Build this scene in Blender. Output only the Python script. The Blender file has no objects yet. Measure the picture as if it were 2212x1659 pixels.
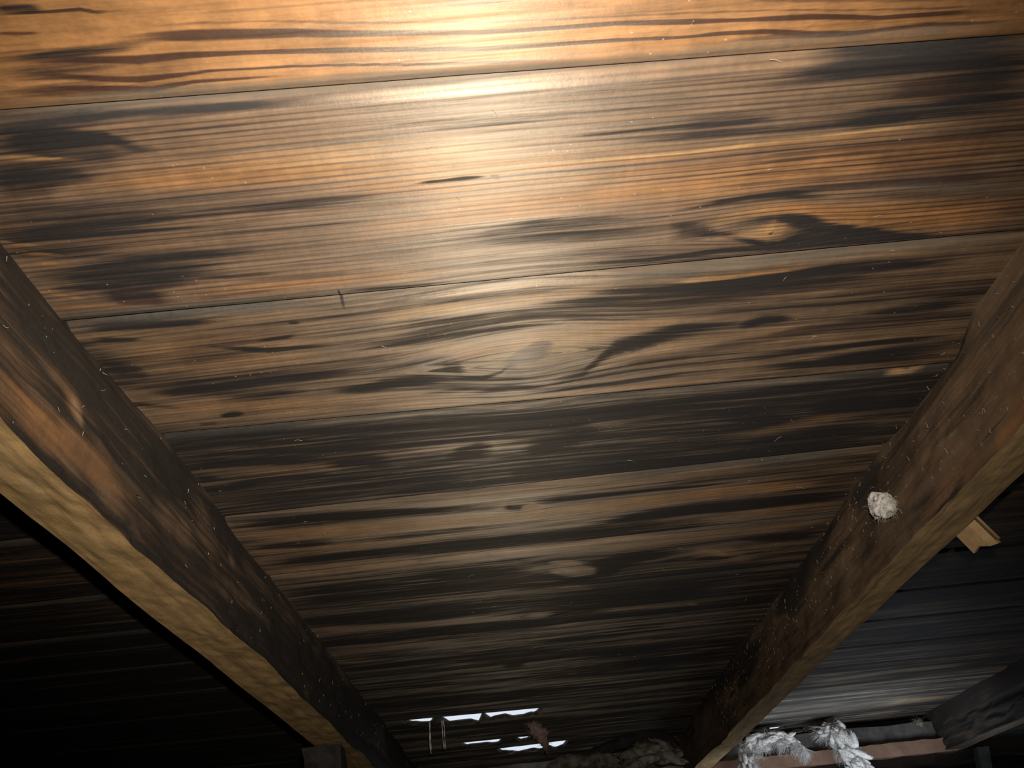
import bpy, math, random
import numpy as np
from mathutils import Matrix, Vector

scene = bpy.context.scene
R = math.radians
rng = np.random.RandomState(7)
random.seed(7)

# ------------------------------------------------------------------ camera, light, exposure
PITCH = R(22)          # roof slope, falling away from the camera towards the eave
CAM_Z = 0.62           # camera height over the attic floor
CLEAR = 0.34           # camera distance below the roof boards
# roof frame: x along the boards, y down the slope, z out through the roof (0 = underside of the boards)
AX = Vector((1, 0, 0)); AY = Vector((0, math.cos(PITCH), -math.sin(PITCH))); AZ = Vector((0, math.sin(PITCH), math.cos(PITCH)))
CAM = Vector((0, 0, CAM_Z))
O = CAM + AZ * CLEAR
ROOF = Matrix(((AX.x, AY.x, AZ.x, O.x), (AX.y, AY.y, AZ.y, O.y), (AX.z, AY.z, AZ.z, O.z), (0, 0, 0, 1)))
# camera axes (right, down, forward) seen from the roof frame: rows are roof y, x, z
RU = Vector((0.02983815, 0.52350373, 0.85150075)); RV = Vector((0.99520592, -0.0949379, 0.02349409)); RN = Vector((-0.09313893, -0.84671757, 0.52382678))
def cam_dir(i): return (AY * RU[i] + AX * RV[i] + AZ * RN[i]).normalized()
c_right, c_down, c_fwd = cam_dir(0), cam_dir(1), cam_dir(2)
cd = bpy.data.cameras.new('camera'); cam = bpy.data.objects.new('camera', cd); scene.collection.objects.link(cam)
cd.sensor_fit = 'HORIZONTAL'; cd.sensor_width = 36.0; cd.lens = 1912.0 / 2212.0 * 36.0; cd.clip_start = 0.005; cd.clip_end = 100
up, back = -c_down, -c_fwd
cam.matrix_world = Matrix(((c_right.x, up.x, back.x, CAM.x), (c_right.y, up.y, back.y, CAM.y), (c_right.z, up.z, back.z, CAM.z), (0, 0, 0, 1)))
scene.camera = cam

world = bpy.data.worlds.new('sky'); scene.world = world; world.use_nodes = True
bg = world.node_tree.nodes['Background']; bg.inputs[0].default_value = (0.80, 0.88, 1.0, 1); bg.inputs[1].default_value = 0.9

# the phone's flash, a finger's width from the lens
FLASH_E = 32.0
sl = bpy.data.lights.new('phone_flash', 'SPOT'); fl = bpy.data.objects.new('phone_flash', sl); scene.collection.objects.link(fl)
sl.energy = FLASH_E; sl.color = (1.0, 0.90, 0.76); sl.shadow_soft_size = 0.004; sl.spot_size = R(80); sl.spot_blend = 1.0
fpos = CAM + c_right * 0.012 - c_down * 0.035
faim = (c_fwd * 1.0 - c_right * 0.05 - c_down * 0.03).normalized()
fl.matrix_world = Matrix.Translation(fpos) @ faim.to_track_quat('-Z', 'Y').to_matrix().to_4x4()

scene.view_settings.view_transform = 'Standard'; scene.view_settings.look = 'None'
scene.view_settings.gamma = 1.0; scene.view_settings.use_curve_mapping = False
scene.view_settings.exposure = 0.0

# ------------------------------------------------------------------ helpers
COL = scene.collection
def link(name, me, mat=None, parent=None, mw=None):
    o = bpy.data.objects.new(name, me); COL.objects.link(o)
    if mat is not None and me is not None: me.materials.append(mat)
    if parent is not None: o.parent = parent
    elif mw is not None: o.matrix_world = mw
    return o
def tag(o, label=None, cat=None, group=None, kind=None):
    if label: o['label'] = label
    if cat: o['category'] = cat
    if group: o['group'] = group
    if kind: o['kind'] = kind
    return o
def mesh_np(name, V, F, smooth=True):
    me = bpy.data.meshes.new(name)
    V = np.asarray(V, np.float32); n = len(V)
    F = np.asarray(F, np.int32)
    me.vertices.add(n); me.vertices.foreach_set('co', V.ravel())
    k = F.shape[1]
    me.loops.add(F.size); me.loops.foreach_set('vertex_index', F.ravel())
    me.polygons.add(len(F)); me.polygons.foreach_set('loop_start', np.arange(0, F.size, k, dtype=np.int32))
    me.polygons.foreach_set('loop_total', np.full(len(F), k, np.int32))
    me.polygons.foreach_set('use_smooth', np.full(len(F), smooth, bool))
    me.update(calc_edges=True); me.validate()
    return me
def mesh_list(name, V, F, smooth=False):
    me = bpy.data.meshes.new(name); me.from_pydata([tuple(v) for v in V], [], F); me.update()
    me.polygons.foreach_set('use_smooth', np.full(len(me.polygons), smooth, bool))
    return me
def add_uv(me, uv):
    idx = np.empty(len(me.loops), np.int32); me.loops.foreach_get('vertex_index', idx)
    l = me.uv_layers.new(name='UVMap'); l.data.foreach_set('uv', np.asarray(uv, np.float32)[idx].ravel())
def add_col(me, name, rgb):
    a = me.attributes.new(name, 'FLOAT_COLOR', 'POINT')
    c = np.ones((len(rgb), 4), np.float32); c[:, :3] = rgb; a.data.foreach_set('color', c.ravel())
def _h(ix, iy, seed):
    n = (ix.astype(np.int64) * 374761393 + iy.astype(np.int64) * 668265263 + int(seed) * 974634777) & 0xffffffff
    n = ((n ^ (n >> 13)) * 1274126177) & 0xffffffff
    return ((n ^ (n >> 16)) & 0xffff) / 65535.0
def vn(x, y, seed=0, octaves=1):
    out = 0; amp = 1; tot = 0
    x = np.asarray(x, float); y = np.asarray(y, float)
    for o in range(octaves):
        ix = np.floor(x); iy = np.floor(y); fx = x - ix; fy = y - iy
        fx = fx * fx * (3 - 2 * fx); fy = fy * fy * (3 - 2 * fy)
        v = (_h(ix, iy, seed) * (1 - fx) + _h(ix + 1, iy, seed) * fx) * (1 - fy) + (_h(ix, iy + 1, seed) * (1 - fx) + _h(ix + 1, iy + 1, seed) * fx) * fy
        out = out + v * amp; tot += amp; amp *= .5; x = x * 2.03; y = y * 2.03; seed += 17
    return out / tot
def sstep(a, b, x):
    t = np.clip((x - a) / (b - a), 0, 1); return t * t * (3 - 2 * t)
SOFT = {'K': (.1, 1.8), 'B': (.6, 1.6), 'G': (.1, 1.6), 'D': (.4, 1.4), 'P': (.2, 1.5)}
CH = {'K': 0, 'B': 1, 'G': 2, 'D': 3, 'P': 4}
def paint(attr, s, t, marks, unit=0.001, grow=1.0, only=None):
    """lay wood marks (soot, brown rings, gold heartwood, dust, pale sapwood, painted sheen) on vertices at (s, t)"""
    for kind, amt, pts in marks:
        P = np.array(pts) * unit
        s0, s1 = P[0, 0], P[-1, 0]; m = max(1e-5, P[:, 2].max() * 2.0)
        sel = np.where((s > s0) & (s < s1) & (t > P[:, 1].min() - m) & (t < P[:, 1].max() + m))[0]
        if len(sel) == 0: continue
        ss = s[sel]; c = np.interp(ss, P[:, 0], P[:, 1]); h = np.interp(ss, P[:, 0], P[:, 2]) * grow + 1e-6
        r = np.abs(t[sel] - c) / h
        L = s1 - s0; e = np.minimum(ss - s0, s1 - ss) / max(1e-6, min(0.3 * L, 0.05))
        val = amt * (1 - sstep(SOFT[kind][0], SOFT[kind][1], r)) * np.clip(e, 0, 1)
        k = CH[kind]; a = attr[sel, k]
        if kind == 'G' or kind == 'P':
            attr[sel, 0] *= (1 - 0.85 * val)      # clean wood showing through the soot
            if kind == 'G': attr[sel, 1] *= (1 - 0.6 * val)
        attr[sel, k] = 1 - (1 - a) * (1 - val)

DECK_MARKS = [
('K',0.7,[(-193,221.8,2.8),(-175,223.5,2.5),(-165,224.9,1.0)]),
('B',0.8,[(-195,224.5,1.0),(-169,225.9,0.8),(-155,225.9,1.0),(-149,227.7,1.0),(-143,227.9,0.6),(-131,226.5,0.6)]),
('B',0.7,[(-199,233.5,0.9),(-181,234.7,0.9),(-171,235.4,0.7)]),
('B',0.6,[(-158,235.8,0.7),(-135,236.8,0.7),(-115,236.6,0.9),(-84,238.3,0.7),(-69,239.8,0.9),(-49,242.4,0.9),(-17,245.5,0.7),(15,248.5,0.7),(44,249.9,0.7),(64,250.7,0.7),(102,252.5,0.7),(149,255.4,0.7),(182,258.8,0.7),(214,261.0,0.7),(270,263.9,1.0)]),
('B',0.95,[(-169,242.6,0.9),(-131,241.3,2.2),(-113,242.6,2.9),(-97,243.5,2.7),(-70,245.5,2.1),(-50,247.9,1.8),(-18,250.7,1.4),(13,253.2,1.2),(44,254.4,1.2),(71,254.7,1.2),(103,257.1,1.5),(128,258.6,1.0),(161,260.1,1.5),(194,263.8,1.0),(233,264.7,1.3),(271,266.4,1.3)]),
('K',0.6,[(-207,247.7,0.9),(-180,246.2,1.6),(-168,245.7,2.7),(-146,245.2,3.2),(-132,244.0,2.3),(-118,244.5,0.9)]),
('B',1,[(-207,247.0,0.9),(-170,249.2,1.4),(-141,252.4,1.9),(-120,252.1,1.6),(-88,253.7,1.2),(-52,256.4,1.4),(-19,259.3,1.2),(12,262.0,1.2),(44,262.9,1.2),(71,263.5,1.0),(104,265.2,0.8),(119,265.0,1.0),(140,265.9,1.3),(165,269.4,1.3),(185,270.9,1.0),(218,269.8,1.0),(274,273.2,1.0)]),
('B',1,[(-211,256.1,1.2),(-178,257.5,1.4),(-160,260.6,1.2),(-145,262.7,1.5),(-128,262.2,1.0),(-113,261.3,0.7),(-82,262.2,0.7),(-53,264.2,0.7),(-20,267.4,0.8),(1,268.9,0.8),(44,271.8,0.8),(66,272.5,0.5)]),
('B',0.9,[(-215,261.9,1.2),(-186,262.9,1.2),(-163,265.5,1.2),(-141,268.3,1.5),(-121,266.3,1.0),(-84,267.4,0.8),(-54,268.5,0.5)]),
('K',0.4,[(-209,252.4,10.5),(-172,253.9,8.8),(-149,253.7,4.7),(-141,253.6,1.4)]),
('B',0.5,[(-55,230.7,1.3),(-16,235.0,1.7),(23,240.8,2.2),(64,244.7,1.8),(101,245.9,1.4)]),
('B',0.6,[(95,244.4,1.4),(169,251.9,1.9),(268,259.4,3.0)]),
('B',0.4,[(129,262.3,2.5),(195,267.6,3.0),(274,272.9,5.2)]),
('B',0.7,[(105,270.8,1.0),(130,268.6,1.5),(152,269.6,1.3),(186,272.4,1.0),(208,272.1,0.8)]),
('D',0.95,[(-219,269.8,4.5),(-180,272.2,3.8),(-148,271.7,4.0),(-117,272.5,4.1),(-85,273.3,4.1),(-55,271.8,3.1),(-21,273.1,3.1),(22,274.2,3.4),(66,276.9,4.4),(105,276.3,5.2),(131,274.6,5.7),(153,274.8,5.7),(186,275.1,5.2),(219,274.3,4.2),(276,275.5,3.7)]),
('D',0.5,[(-56,276.5,3.6),(-21,277.5,3.7),(11,278.8,2.6)]),
('B',0.5,[(-210,253.5,9.7),(-173,255.7,9.3),(-143,256.9,8.5),(-118,257.0,5.2),(-97,256.7,1.9)]),
('B',0.45,[(-203,241.0,3.1),(-184,241.7,2.2),(-169,242.2,1.3)]),
('B',0.6,[(-215,263.1,2.0),(-178,267.2,2.0),(-141,269.4,1.5),(-122,269.3,0.8)]),
('D',0.85,[(-222,274.9,3.6),(-182,276.1,3.3),(-150,276.4,3.1),(-56,276.5,3.9),(0,277.7,3.4),(66,278.8,2.6)]),
('K',0.5,[(-231,293.1,18.7),(-203,297.9,15.1),(-174,302.9,6.8),(-154,303.7,2.3)]),
('K',0.4,[(-257,341.6,19.3),(-203,348.9,13.4),(-154,349.9,5.1)]),
('K',0.5,[(-244,316.2,10.1),(-216,320.4,7.9),(-197,320.4,2.5)]),
('K',0.45,[(-254,384.3,18.7),(-208,391.1,17.0),(-165,397.4,9.6),(-139,399.1,3.2)]),
('K',0.35,[(183,302.2,11.5),(231,304.5,22.7),(294,314.2,37.3)]),
('K',0.35,[(-291,458.2,28.1),(-257,474.8,29.5),(-233,490.3,15.8)]),
('K',0.9,[(-226,282.8,3.7),(-195,280.7,3.7),(-152,281.1,2.1),(-118,282.1,2.4),(-88,283.3,1.6),(-57,282.8,0.8)]),
('K',0.85,[(-229,288.9,9.1),(-195,290.9,6.0),(-172,294.1,3.9),(-158,301.8,3.4),(-146,306.2,1.5)]),
('G',0.9,[(-234,298.9,2.0),(-213,301.5,2.0),(-203,303.6,1.2),(-186,305.6,0.6)]),
('P',0.5,[(-234,298.9,1.1),(-213,301.5,1.1),(-188,305.4,0.3)]),
('K',0.7,[(-239,307.9,5.2),(-210,313.9,5.4),(-189,317.2,3.6),(-175,315.8,1.5)]),
('B',0.6,[(-245,319.3,7.5),(-215,323.1,6.2),(-203,322.0,2.5)]),
('G',0.75,[(-210,323.7,3.1),(-180,322.6,5.5),(-145,323.7,8.6),(-75,325.8,12.4),(-5,342.8,25.8),(70,355.6,23.8),(135,358.3,19.1),(198,355.7,15.7),(250,355.0,12.3),(316,357.7,8.9)]),
('G',0.6,[(-85,372.3,7.4),(-33,371.6,11.0),(19,367.2,10.9),(84,368.2,7.3)]),
('P',0.3,[(-119,315.6,7.5),(-50,320.7,15.1),(-4,329.6,18.7),(45,345.5,13.4),(95,351.7,6.9)]),
('K',0.5,[(-257,341.6,11.1),(-200,343.8,8.0),(-147,344.8,6.7),(-104,346.2,5.7),(-70,347.8,4.8),(-42,348.4,2.4)]),
('B',0.7,[(-258,342.3,1.3),(-178,348.9,1.0),(-125,351.3,1.0),(-71,353.7,1.1),(-31,354.2,1.1),(20,353.5,0.7)]),
('K',0.6,[(-265,355.3,4.8),(-219,357.1,3.2),(-170,358.9,2.1),(-107,360.9,1.4)]),
('B',0.6,[(-252,349.6,1.0),(-181,356.2,1.1),(-107,358.0,1.1),(-31,359.8,1.1)]),
('K',0.9,[(-36,341.5,0.7),(-22,341.0,1.0),(-14,340.9,1.0),(3,340.6,1.7),(9,340.7,1.0)]),
('B',0.9,[(9,340.7,1.0),(14,342.3,2.0),(16,343.0,1.4)]),
('K',0.45,[(99,317.0,3.7),(116,317.7,4.9),(130,317.5,4.3),(149,317.5,3.1),(166,317.3,0.9)]),
('K',0.7,[(174,321.3,1.9),(189,322.0,3.8),(204,324.0,6.3),(221,324.1,5.7),(237,322.3,3.2),(261,320.0,5.0),(298,320.4,7.5)]),
('K',0.3,[(45,319.4,4.3),(80,321.0,6.2),(141,325.9,7.9),(203,329.9,5.8),(241,331.0,2.6)]),
('K',0.9,[(144,294.7,1.4),(155,293.1,5.6),(180,290.7,6.6),(214,289.9,7.2),(249,291.9,6.1),(285,294.8,8.5)]),
('K',0.95,[(162,281.3,1.3),(177,281.9,2.2),(200,282.6,3.2),(236,282.6,3.8),(280,284.4,4.4)]),
('B',0.75,[(194,307.7,4.2),(232,307.4,7.4),(293,311.1,11.9)]),
('K',0.45,[(230,301.5,8.7),(290,305.1,14.5)]),
('P',0.9,[(20,337.7,0.5),(69,336.4,0.8),(112,337.6,1.0),(153,335.2,1.0),(192,334.3,1.0),(229,332.8,1.0),(266,332.9,0.5)]),
('G',1,[(20,337.7,1.3),(69,337.0,1.7),(113,338.3,1.7),(153,335.9,1.7),(192,335.0,1.7),(229,333.5,1.3),(266,333.3,1.0)]),
('B',0.55,[(188,364.9,6.6),(226,360.7,12.5),(265,360.2,17.0),(316,357.7,20.9)]),
('B',0.7,[(115,344.5,1.0),(157,345.0,1.0),(195,344.1,1.4),(271,344.1,1.4),(310,345.3,1.4)]),
('B',0.7,[(126,350.6,1.0),(158,349.8,1.4),(196,348.9,1.4),(247,347.9,1.7)]),
('B',0.6,[(116,356.8,1.1),(152,357.0,1.1),(185,354.8,1.1),(237,355.1,1.4)]),
('B',0.6,[(140,359.0,1.1),(173,359.3,1.1),(213,360.9,1.5)]),
('B',0.6,[(118,365.9,1.1),(154,366.1,1.1),(188,366.8,1.1),(228,368.1,1.9)]),
('B',0.85,[(140,374.6,1.1),(171,372.7,2.3),(193,373.9,2.7),(212,374.8,2.7),(258,376.9,3.1),(326,379.5,3.9)]),
('D',0.5,[(182,374.8,1.9),(218,377.0,2.7),(253,379.3,3.9),(288,384.8,5.5),(330,387.5,6.4)]),
('G',0.5,[(182,374.4,1.9),(231,378.0,2.3),(259,380.0,1.9)]),
('K',0.9,[(109,382.7,1.6),(135,378.5,1.9),(156,376.3,2.3),(177,376.4,3.1),(197,380.4,3.5),(210,383.2,1.6)]),
('K',0.6,[(203,383.5,2.4),(234,385.5,3.9),(277,390.6,4.8),(333,393.1,4.1)]),
('G',1,[(127,395.3,0.8),(138,393.5,3.6),(151,391.0,5.2),(164,388.4,5.2),(186,388.9,4.8),(210,397.6,8.9),(239,402.2,12.3),(283,406.8,15.0),(341,409.1,13.5)]),
('P',0.3,[(138,393.5,2.4),(151,391.0,4.0),(180,389.0,3.2)]),
('B',0.5,[(304,403.5,3.4),(320,406.3,5.9),(341,410.0,10.2)]),
('K',0.97,[(140,399.5,2.5),(155,397.4,3.3),(168,395.2,3.7),(182,396.3,4.1),(192,400.7,6.6),(208,408.6,5.9),(229,414.8,4.3),(260,421.5,2.7),(285,427.1,1.4)]),
('K',0.9,[(123,402.4,3.3),(145,405.5,2.1),(157,410.0,3.4),(170,416.0,3.5),(182,418.9,2.6),(193,416.1,4.4),(213,418.5,5.3),(240,421.8,3.6),(271,426.4,1.8)]),
('K',0.6,[(111,398.8,8.1),(133,400.6,4.9),(145,403.4,3.3)]),
('G',0.9,[(143,408.5,0.9),(157,408.3,2.5),(165,408.2,3.8),(168,407.3,6.7),(175,406.6,10.0),(182,407.6,8.4),(187,409.0,3.4)]),
('P',0.5,[(146,408.9,0.9),(157,408.3,1.7),(168,407.8,4.2),(175,406.6,8.4),(182,407.2,5.9),(186,409.0,2.1)]),
('B',0.9,[(172,408.2,0.9),(175,407.0,1.3),(177,406.0,0.8)]),
('K',0.4,[(0,383.7,2.3),(21,381.5,3.1),(45,381.2,3.1),(80,380.8,3.9),(109,380.8,4.6)]),
('K',0.35,[(-36,394.9,5.6),(5,395.6,12.0),(59,395.8,13.9),(114,399.2,14.1)]),
('K',0.8,[(-253,387.8,3.1),(-242,391.6,5.5),(-222,393.3,6.3),(-188,394.0,5.6),(-158,392.9,4.0),(-132,392.9,1.6)]),
('K',0.7,[(-228,383.2,2.7),(-191,381.2,4.6),(-165,382.0,4.6),(-144,382.9,3.1),(-118,382.6,1.5)]),
('K',0.5,[(-260,365.4,3.6),(-226,374.1,3.7),(-188,375.5,3.7)]),
('G',0.9,[(-260,355.9,2.4),(-248,360.6,1.8),(-234,364.0,1.1)]),
('G',0.9,[(-253,366.4,2.2),(-242,369.2,1.8),(-228,372.3,0.7)]),
('G',0.8,[(-248,376.3,1.9),(-234,379.5,1.1),(-227,380.5,0.8)]),
('G',0.9,[(-257,401.0,4.1),(-248,404.1,3.7),(-239,408.6,2.5),(-232,411.4,0.8)]),
('G',0.8,[(-258,416.2,2.1),(-233,419.1,1.7),(-209,421.0,1.3)]),
('P',0.4,[(-260,355.9,1.4),(-234,364.0,0.7)]),
('P',0.4,[(-257,401.0,2.4),(-235,410.6,0.8)]),
('K',0.7,[(-258,393.0,2.8),(-238,400.3,3.2),(-200,405.2,4.1),(-176,405.3,3.3),(-157,406.3,1.3)]),
('B',0.8,[(-231,409.3,5.8),(-209,414.9,6.8),(-193,416.9,6.8),(-181,417.8,5.2),(-178,417.9,1.7)]),
('K',0.5,[(-229,409.7,5.8),(-193,416.0,6.8),(-180,417.1,3.4)]),
('G',0.8,[(-181,417.9,3.4),(-155,417.3,5.2),(-133,416.1,5.1),(-94,416.5,4.7),(-38,416.7,5.2),(4,417.5,3.5)]),
('B',0.6,[(-179,421.9,1.8),(-156,420.8,1.7),(-133,419.6,1.7),(-111,419.4,1.3)]),
('B',0.7,[(-166,409.3,1.7),(-131,408.9,1.7),(-81,409.6,1.7),(-51,408.8,1.3)]),
('K',0.6,[(-167,402.3,2.1),(-145,403.7,2.1),(-129,403.9,2.5),(-108,404.0,1.2)]),
('B',0.6,[(-143,396.3,1.2),(-90,398.9,1.2),(-36,399.8,1.2),(5,400.5,1.2)]),
('B',0.5,[(-141,388.3,1.2),(-88,389.6,1.2),(-8,390.6,1.2)]),
('K',0.85,[(60,422.1,0.9),(103,423.9,1.3),(148,421.1,2.2),(188,422.4,2.7),(247,424.4,2.2),(306,426.4,1.8)]),
('D',0.9,[(-277,431.0,6.2),(-252,430.3,6.2),(-210,431.1,7.6),(-154,432.3,7.6),(-120,432.8,7.2),(-89,434.7,6.8),(-87,435.0,5.5)]),
('K',0.45,[(-277,431.0,6.2),(-252,430.3,6.2),(-210,431.1,7.6),(-153,430.5,6.3),(-119,430.1,5.4),(-87,431.8,4.5)]),
('K',0.95,[(-88,432.6,6.3),(-87,432.7,9.0),(-86,432.9,6.3)]),
('D',0.5,[(-85,431.6,7.2),(-54,431.6,5.4),(-26,431.2,3.6)]),
('K',0.4,[(-85,428.9,4.5),(-54,429.3,3.6),(-11,429.7,2.3)]),
('D',0.75,[(60,437.6,4.6),(90,437.7,7.4),(151,435.2,8.2),(191,433.8,7.3),(235,432.8,6.4),(279,432.7,5.5),(339,434.9,4.6)]),
('G',0.4,[(-249,457.3,6.8),(-227,474.5,22.4),(-184,480.8,24.3),(-138,481.4,19.5),(-93,483.5,10.5)]),
('B',0.5,[(-242,461.1,14.5),(-196,471.6,22.2),(-134,463.4,14.7),(-102,453.2,5.8),(-91,450.0,2.9)]),
('K',0.8,[(-259,439.9,3.2),(-215,443.1,3.7),(-181,445.5,2.8),(-153,447.1,1.4)]),
('K',0.75,[(-250,452.0,2.9),(-231,455.6,2.4),(-214,457.9,1.5)]),
('K',0.5,[(-253,486.8,8.4),(-234,493.0,7.5),(-226,497.3,3.3)]),
('K',0.9,[(-183,471.0,1.5),(-156,478.4,2.6),(-144,481.4,2.6),(-126,481.7,1.6),(-102,482.5,2.1),(-97,482.2,1.1)]),
('K',0.7,[(-95,488.1,2.7),(-81,487.1,3.7),(-69,487.5,4.3),(-47,488.4,5.4),(-16,484.8,4.3),(9,481.9,2.6),(53,482.5,1.6)]),
('K',0.7,[(-149,469.8,1.5),(-129,468.4,2.0),(-121,465.5,2.0)]),
('K',0.5,[(-125,454.5,1.5),(-117,454.8,1.5)]),
('K',0.9,[(-254,509.0,2.3),(-242,514.2,5.1),(-222,519.8,8.1),(-193,520.1,8.1),(-160,516.3,6.9),(-134,516.7,5.8),(-108,515.3,4.6),(-79,513.2,2.3)]),
('K',0.7,[(-205,537.0,4.3),(-192,536.9,5.5),(-165,536.6,5.5),(-139,535.2,3.7),(-125,535.0,1.8)]),
('K',0.8,[(-117,541.8,3.1),(-93,540.9,4.9),(-76,537.7,5.5),(-53,536.8,4.9),(-23,537.8,3.1)]),
('K',0.9,[(-202,559.8,2.0),(-190,558.6,3.9),(-181,557.7,1.9)]),
('B',0.7,[(-222,569.1,2.7),(-202,568.9,2.7)]),
('K',0.6,[(-263,527.3,3.0),(-241,536.7,3.0),(-215,546.4,2.5)]),
('K',0.5,[(-64,477.4,8.3),(-45,475.2,10.2),(-30,472.9,10.2),(1,470.5,8.1),(31,469.2,7.1),(55,466.4,9.0),(86,465.0,11.0),(122,467.2,11.1),(168,467.2,9.1),(214,464.7,7.0),(260,464.2,4.0)]),
('K',0.85,[(92,463.4,4.0),(121,457.1,4.4),(154,455.8,6.8),(190,453.9,6.8),(226,453.5,5.9),(271,453.0,4.9),(323,453.4,4.4)]),
('G',0.6,[(-79,456.9,7.8),(-62,460.6,9.8),(-43,455.0,8.7),(-13,456.1,6.8),(31,453.2,4.8),(76,447.4,4.8),(105,447.0,2.9)]),
('P',0.3,[(-73,457.8,6.8),(-43,453.5,5.8),(-13,454.7,4.9),(16,454.3,2.9)]),
('G',1,[(117,449.3,1.4),(135,449.1,2.9),(153,448.9,2.4),(194,447.5,1.9),(224,445.7,1.4)]),
('P',0.4,[(126,449.2,1.4),(141,449.5,1.9)]),
('G',0.6,[(-79,496.9,7.6),(-64,501.2,11.0),(-17,504.6,14.4),(31,498.5,12.0),(78,498.1,9.9),(126,492.1,5.4),(161,495.0,3.3)]),
('P',0.4,[(-25,526.9,4.8),(1,519.5,13.9),(31,512.7,17.0),(66,507.2,13.5),(94,497.9,5.5)]),
('G',0.4,[(41,551.1,3.8),(97,533.0,8.5),(146,520.5,7.1),(210,515.1,4.7),(259,510.5,4.6)]),
('P',0.25,[(97,529.9,6.0),(139,522.3,8.3),(178,517.2,5.9)]),
('B',0.75,[(-67,516.6,2.9),(-53,513.6,5.7),(-37,512.8,8.0),(-25,516.2,10.4),(-17,524.1,9.4),(-14,527.7,4.8)]),
('K',0.4,[(-35,520.4,4.7),(-22,524.4,8.3),(-16,527.4,4.8)]),
('B',0.9,[(1,531.6,1.8),(9,525.6,6.0),(21,515.8,8.1),(31,512.7,11.4),(40,509.8,9.1),(49,509.0,5.7),(51,509.3,2.3)]),
('B',0.7,[(5,544.7,6.3),(17,539.3,12.2),(25,545.2,10.0),(30,544.2,3.8)]),
('K',0.7,[(-30,537.7,1.9),(-6,540.1,2.5),(7,535.7,1.8),(17,522.3,2.4)]),
('B',0.7,[(28,503.6,2.3),(34,503.0,3.4),(47,504.0,2.8)]),
('K',0.7,[(44,553.0,2.6),(68,546.4,4.4),(79,529.8,5.4),(89,518.0,8.2),(112,510.2,8.0),(133,503.7,7.9),(156,502.4,5.6),(174,503.6,2.3)]),
('B',0.7,[(41,557.6,3.9),(64,547.7,7.6),(84,536.8,6.1)]),
('K',0.85,[(173,506.8,2.3),(179,504.4,5.1),(191,500.9,5.0),(207,501.3,3.4),(215,502.0,1.1)]),
('K',0.85,[(250,502.6,1.7),(273,504.6,3.4),(292,503.9,5.1),(312,503.7,6.2),(345,504.5,5.7)]),
('B',0.6,[(115,545.3,3.2),(167,528.7,5.4),(196,526.0,4.8),(218,519.8,7.1),(244,518.3,5.9),(312,520.7,8.3),(352,520.9,5.9)]),
('B',0.5,[(202,477.8,6.3),(264,478.7,7.4),(335,481.2,8.5)]),
('K',0.85,[(177,548.6,3.2),(201,547.8,4.5),(218,546.3,3.8),(252,546.0,3.2),(303,543.7,3.8),(348,543.3,2.5)]),
('K',0.85,[(186,559.0,6.5),(207,561.5,6.6),(240,565.9,4.7),(292,563.4,9.3),(321,563.8,10.6),(349,564.3,9.3)]),
('K',0.6,[(20,567.0,3.3),(65,567.3,3.3),(93,567.1,2.7),(151,559.9,3.3),(186,561.0,2.6)]),
('K',0.5,[(-21,559.4,2.6),(13,557.8,3.9),(47,564.1,3.3)]),
('K',0.5,[(-55,554.5,1.9),(-28,554.9,2.6),(-4,554.7,1.9)]),
('G',0.5,[(-258,538.1,6.1),(-189,548.0,9.4),(-124,557.7,12.8),(-56,563.7,10.4),(-5,565.9,6.6)]),
('B',0.5,[(-160,567.2,5.3),(-104,564.1,6.6),(-57,573.1,5.4)]),
('B',0.6,[(-65,580.0,2.1),(-23,579.6,2.8),(5,576.6,2.7)]),
('G',0.6,[(-272,510.0,3.4),(-258,521.9,4.7),(-248,528.9,3.0)]),
('P',0.4,[(134,558.8,1.3),(221,558.7,1.3),(287,547.0,1.3)]),
('G',0.8,[(-64,574.5,2.0),(12,578.0,2.7),(118,575.0,2.1),(189,574.5,2.1)]),
('G',1,[(304,593.7,2.2),(318,591.4,4.3),(328,589.2,5.7),(340,585.9,7.7)]),
('P',0.7,[(304,593.7,1.4),(313,593.2,2.2),(328,593.1,2.2),(339,585.7,4.2)]),
('K',0.9,[(311,586.1,1.4),(324,588.5,2.8),(332,585.2,2.1)]),
('K',0.8,[(-268,580.2,5.4),(-166,591.2,6.3),(-61,602.6,5.8),(12,604.3,5.8),(85,605.9,5.1),(195,603.7,5.1),(311,598.4,5.8)]),
('K',0.6,[(-239,598.9,2.9),(-135,612.8,3.0),(-26,619.5,3.0),(85,618.7,3.8),(197,617.9,3.8)]),
('K',0.95,[(-259,612.9,4.4),(-227,615.7,3.7),(-188,620.6,3.0),(-138,628.0,3.9),(-87,633.1,3.9),(-35,633.5,2.4)]),
('K',0.95,[(-256,627.2,6.9),(-221,633.2,7.8),(-179,640.0,6.3),(-134,643.7,3.2)]),
('K',0.7,[(-26,615.7,4.5),(30,615.3,4.5),(85,618.7,3.8)]),
('G',0.35,[(-255,645.3,9.5),(-219,651.5,12.9),(-183,656.2,11.4),(-137,659.3,9.9),(-97,645.1,8.0),(-47,643.1,8.0),(10,646.8,9.7),(48,646.6,8.1)]),
('P',0.3,[(-97,645.1,6.4),(-66,645.7,6.4),(2,646.9,9.7),(41,649.1,8.1)]),
('K',0.8,[(-145,657.6,4.1),(-113,654.1,9.0),(-98,657.4,11.5),(-89,660.2,9.9),(-86,660.9,4.2)]),
('K',0.75,[(-45,660.4,4.2),(-29,655.3,8.2),(-13,653.5,11.4),(-5,652.0,8.2),(-2,651.0,3.3)]),
('K',0.7,[(-11,618.6,3.0),(30,622.9,3.8),(63,629.7,7.0),(86,638.3,6.3),(95,640.8,1.6)]),
('K',0.85,[(17,663.4,3.4),(29,660.8,7.5),(49,656.5,9.9),(64,651.4,11.4),(87,646.3,4.9)]),
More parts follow.
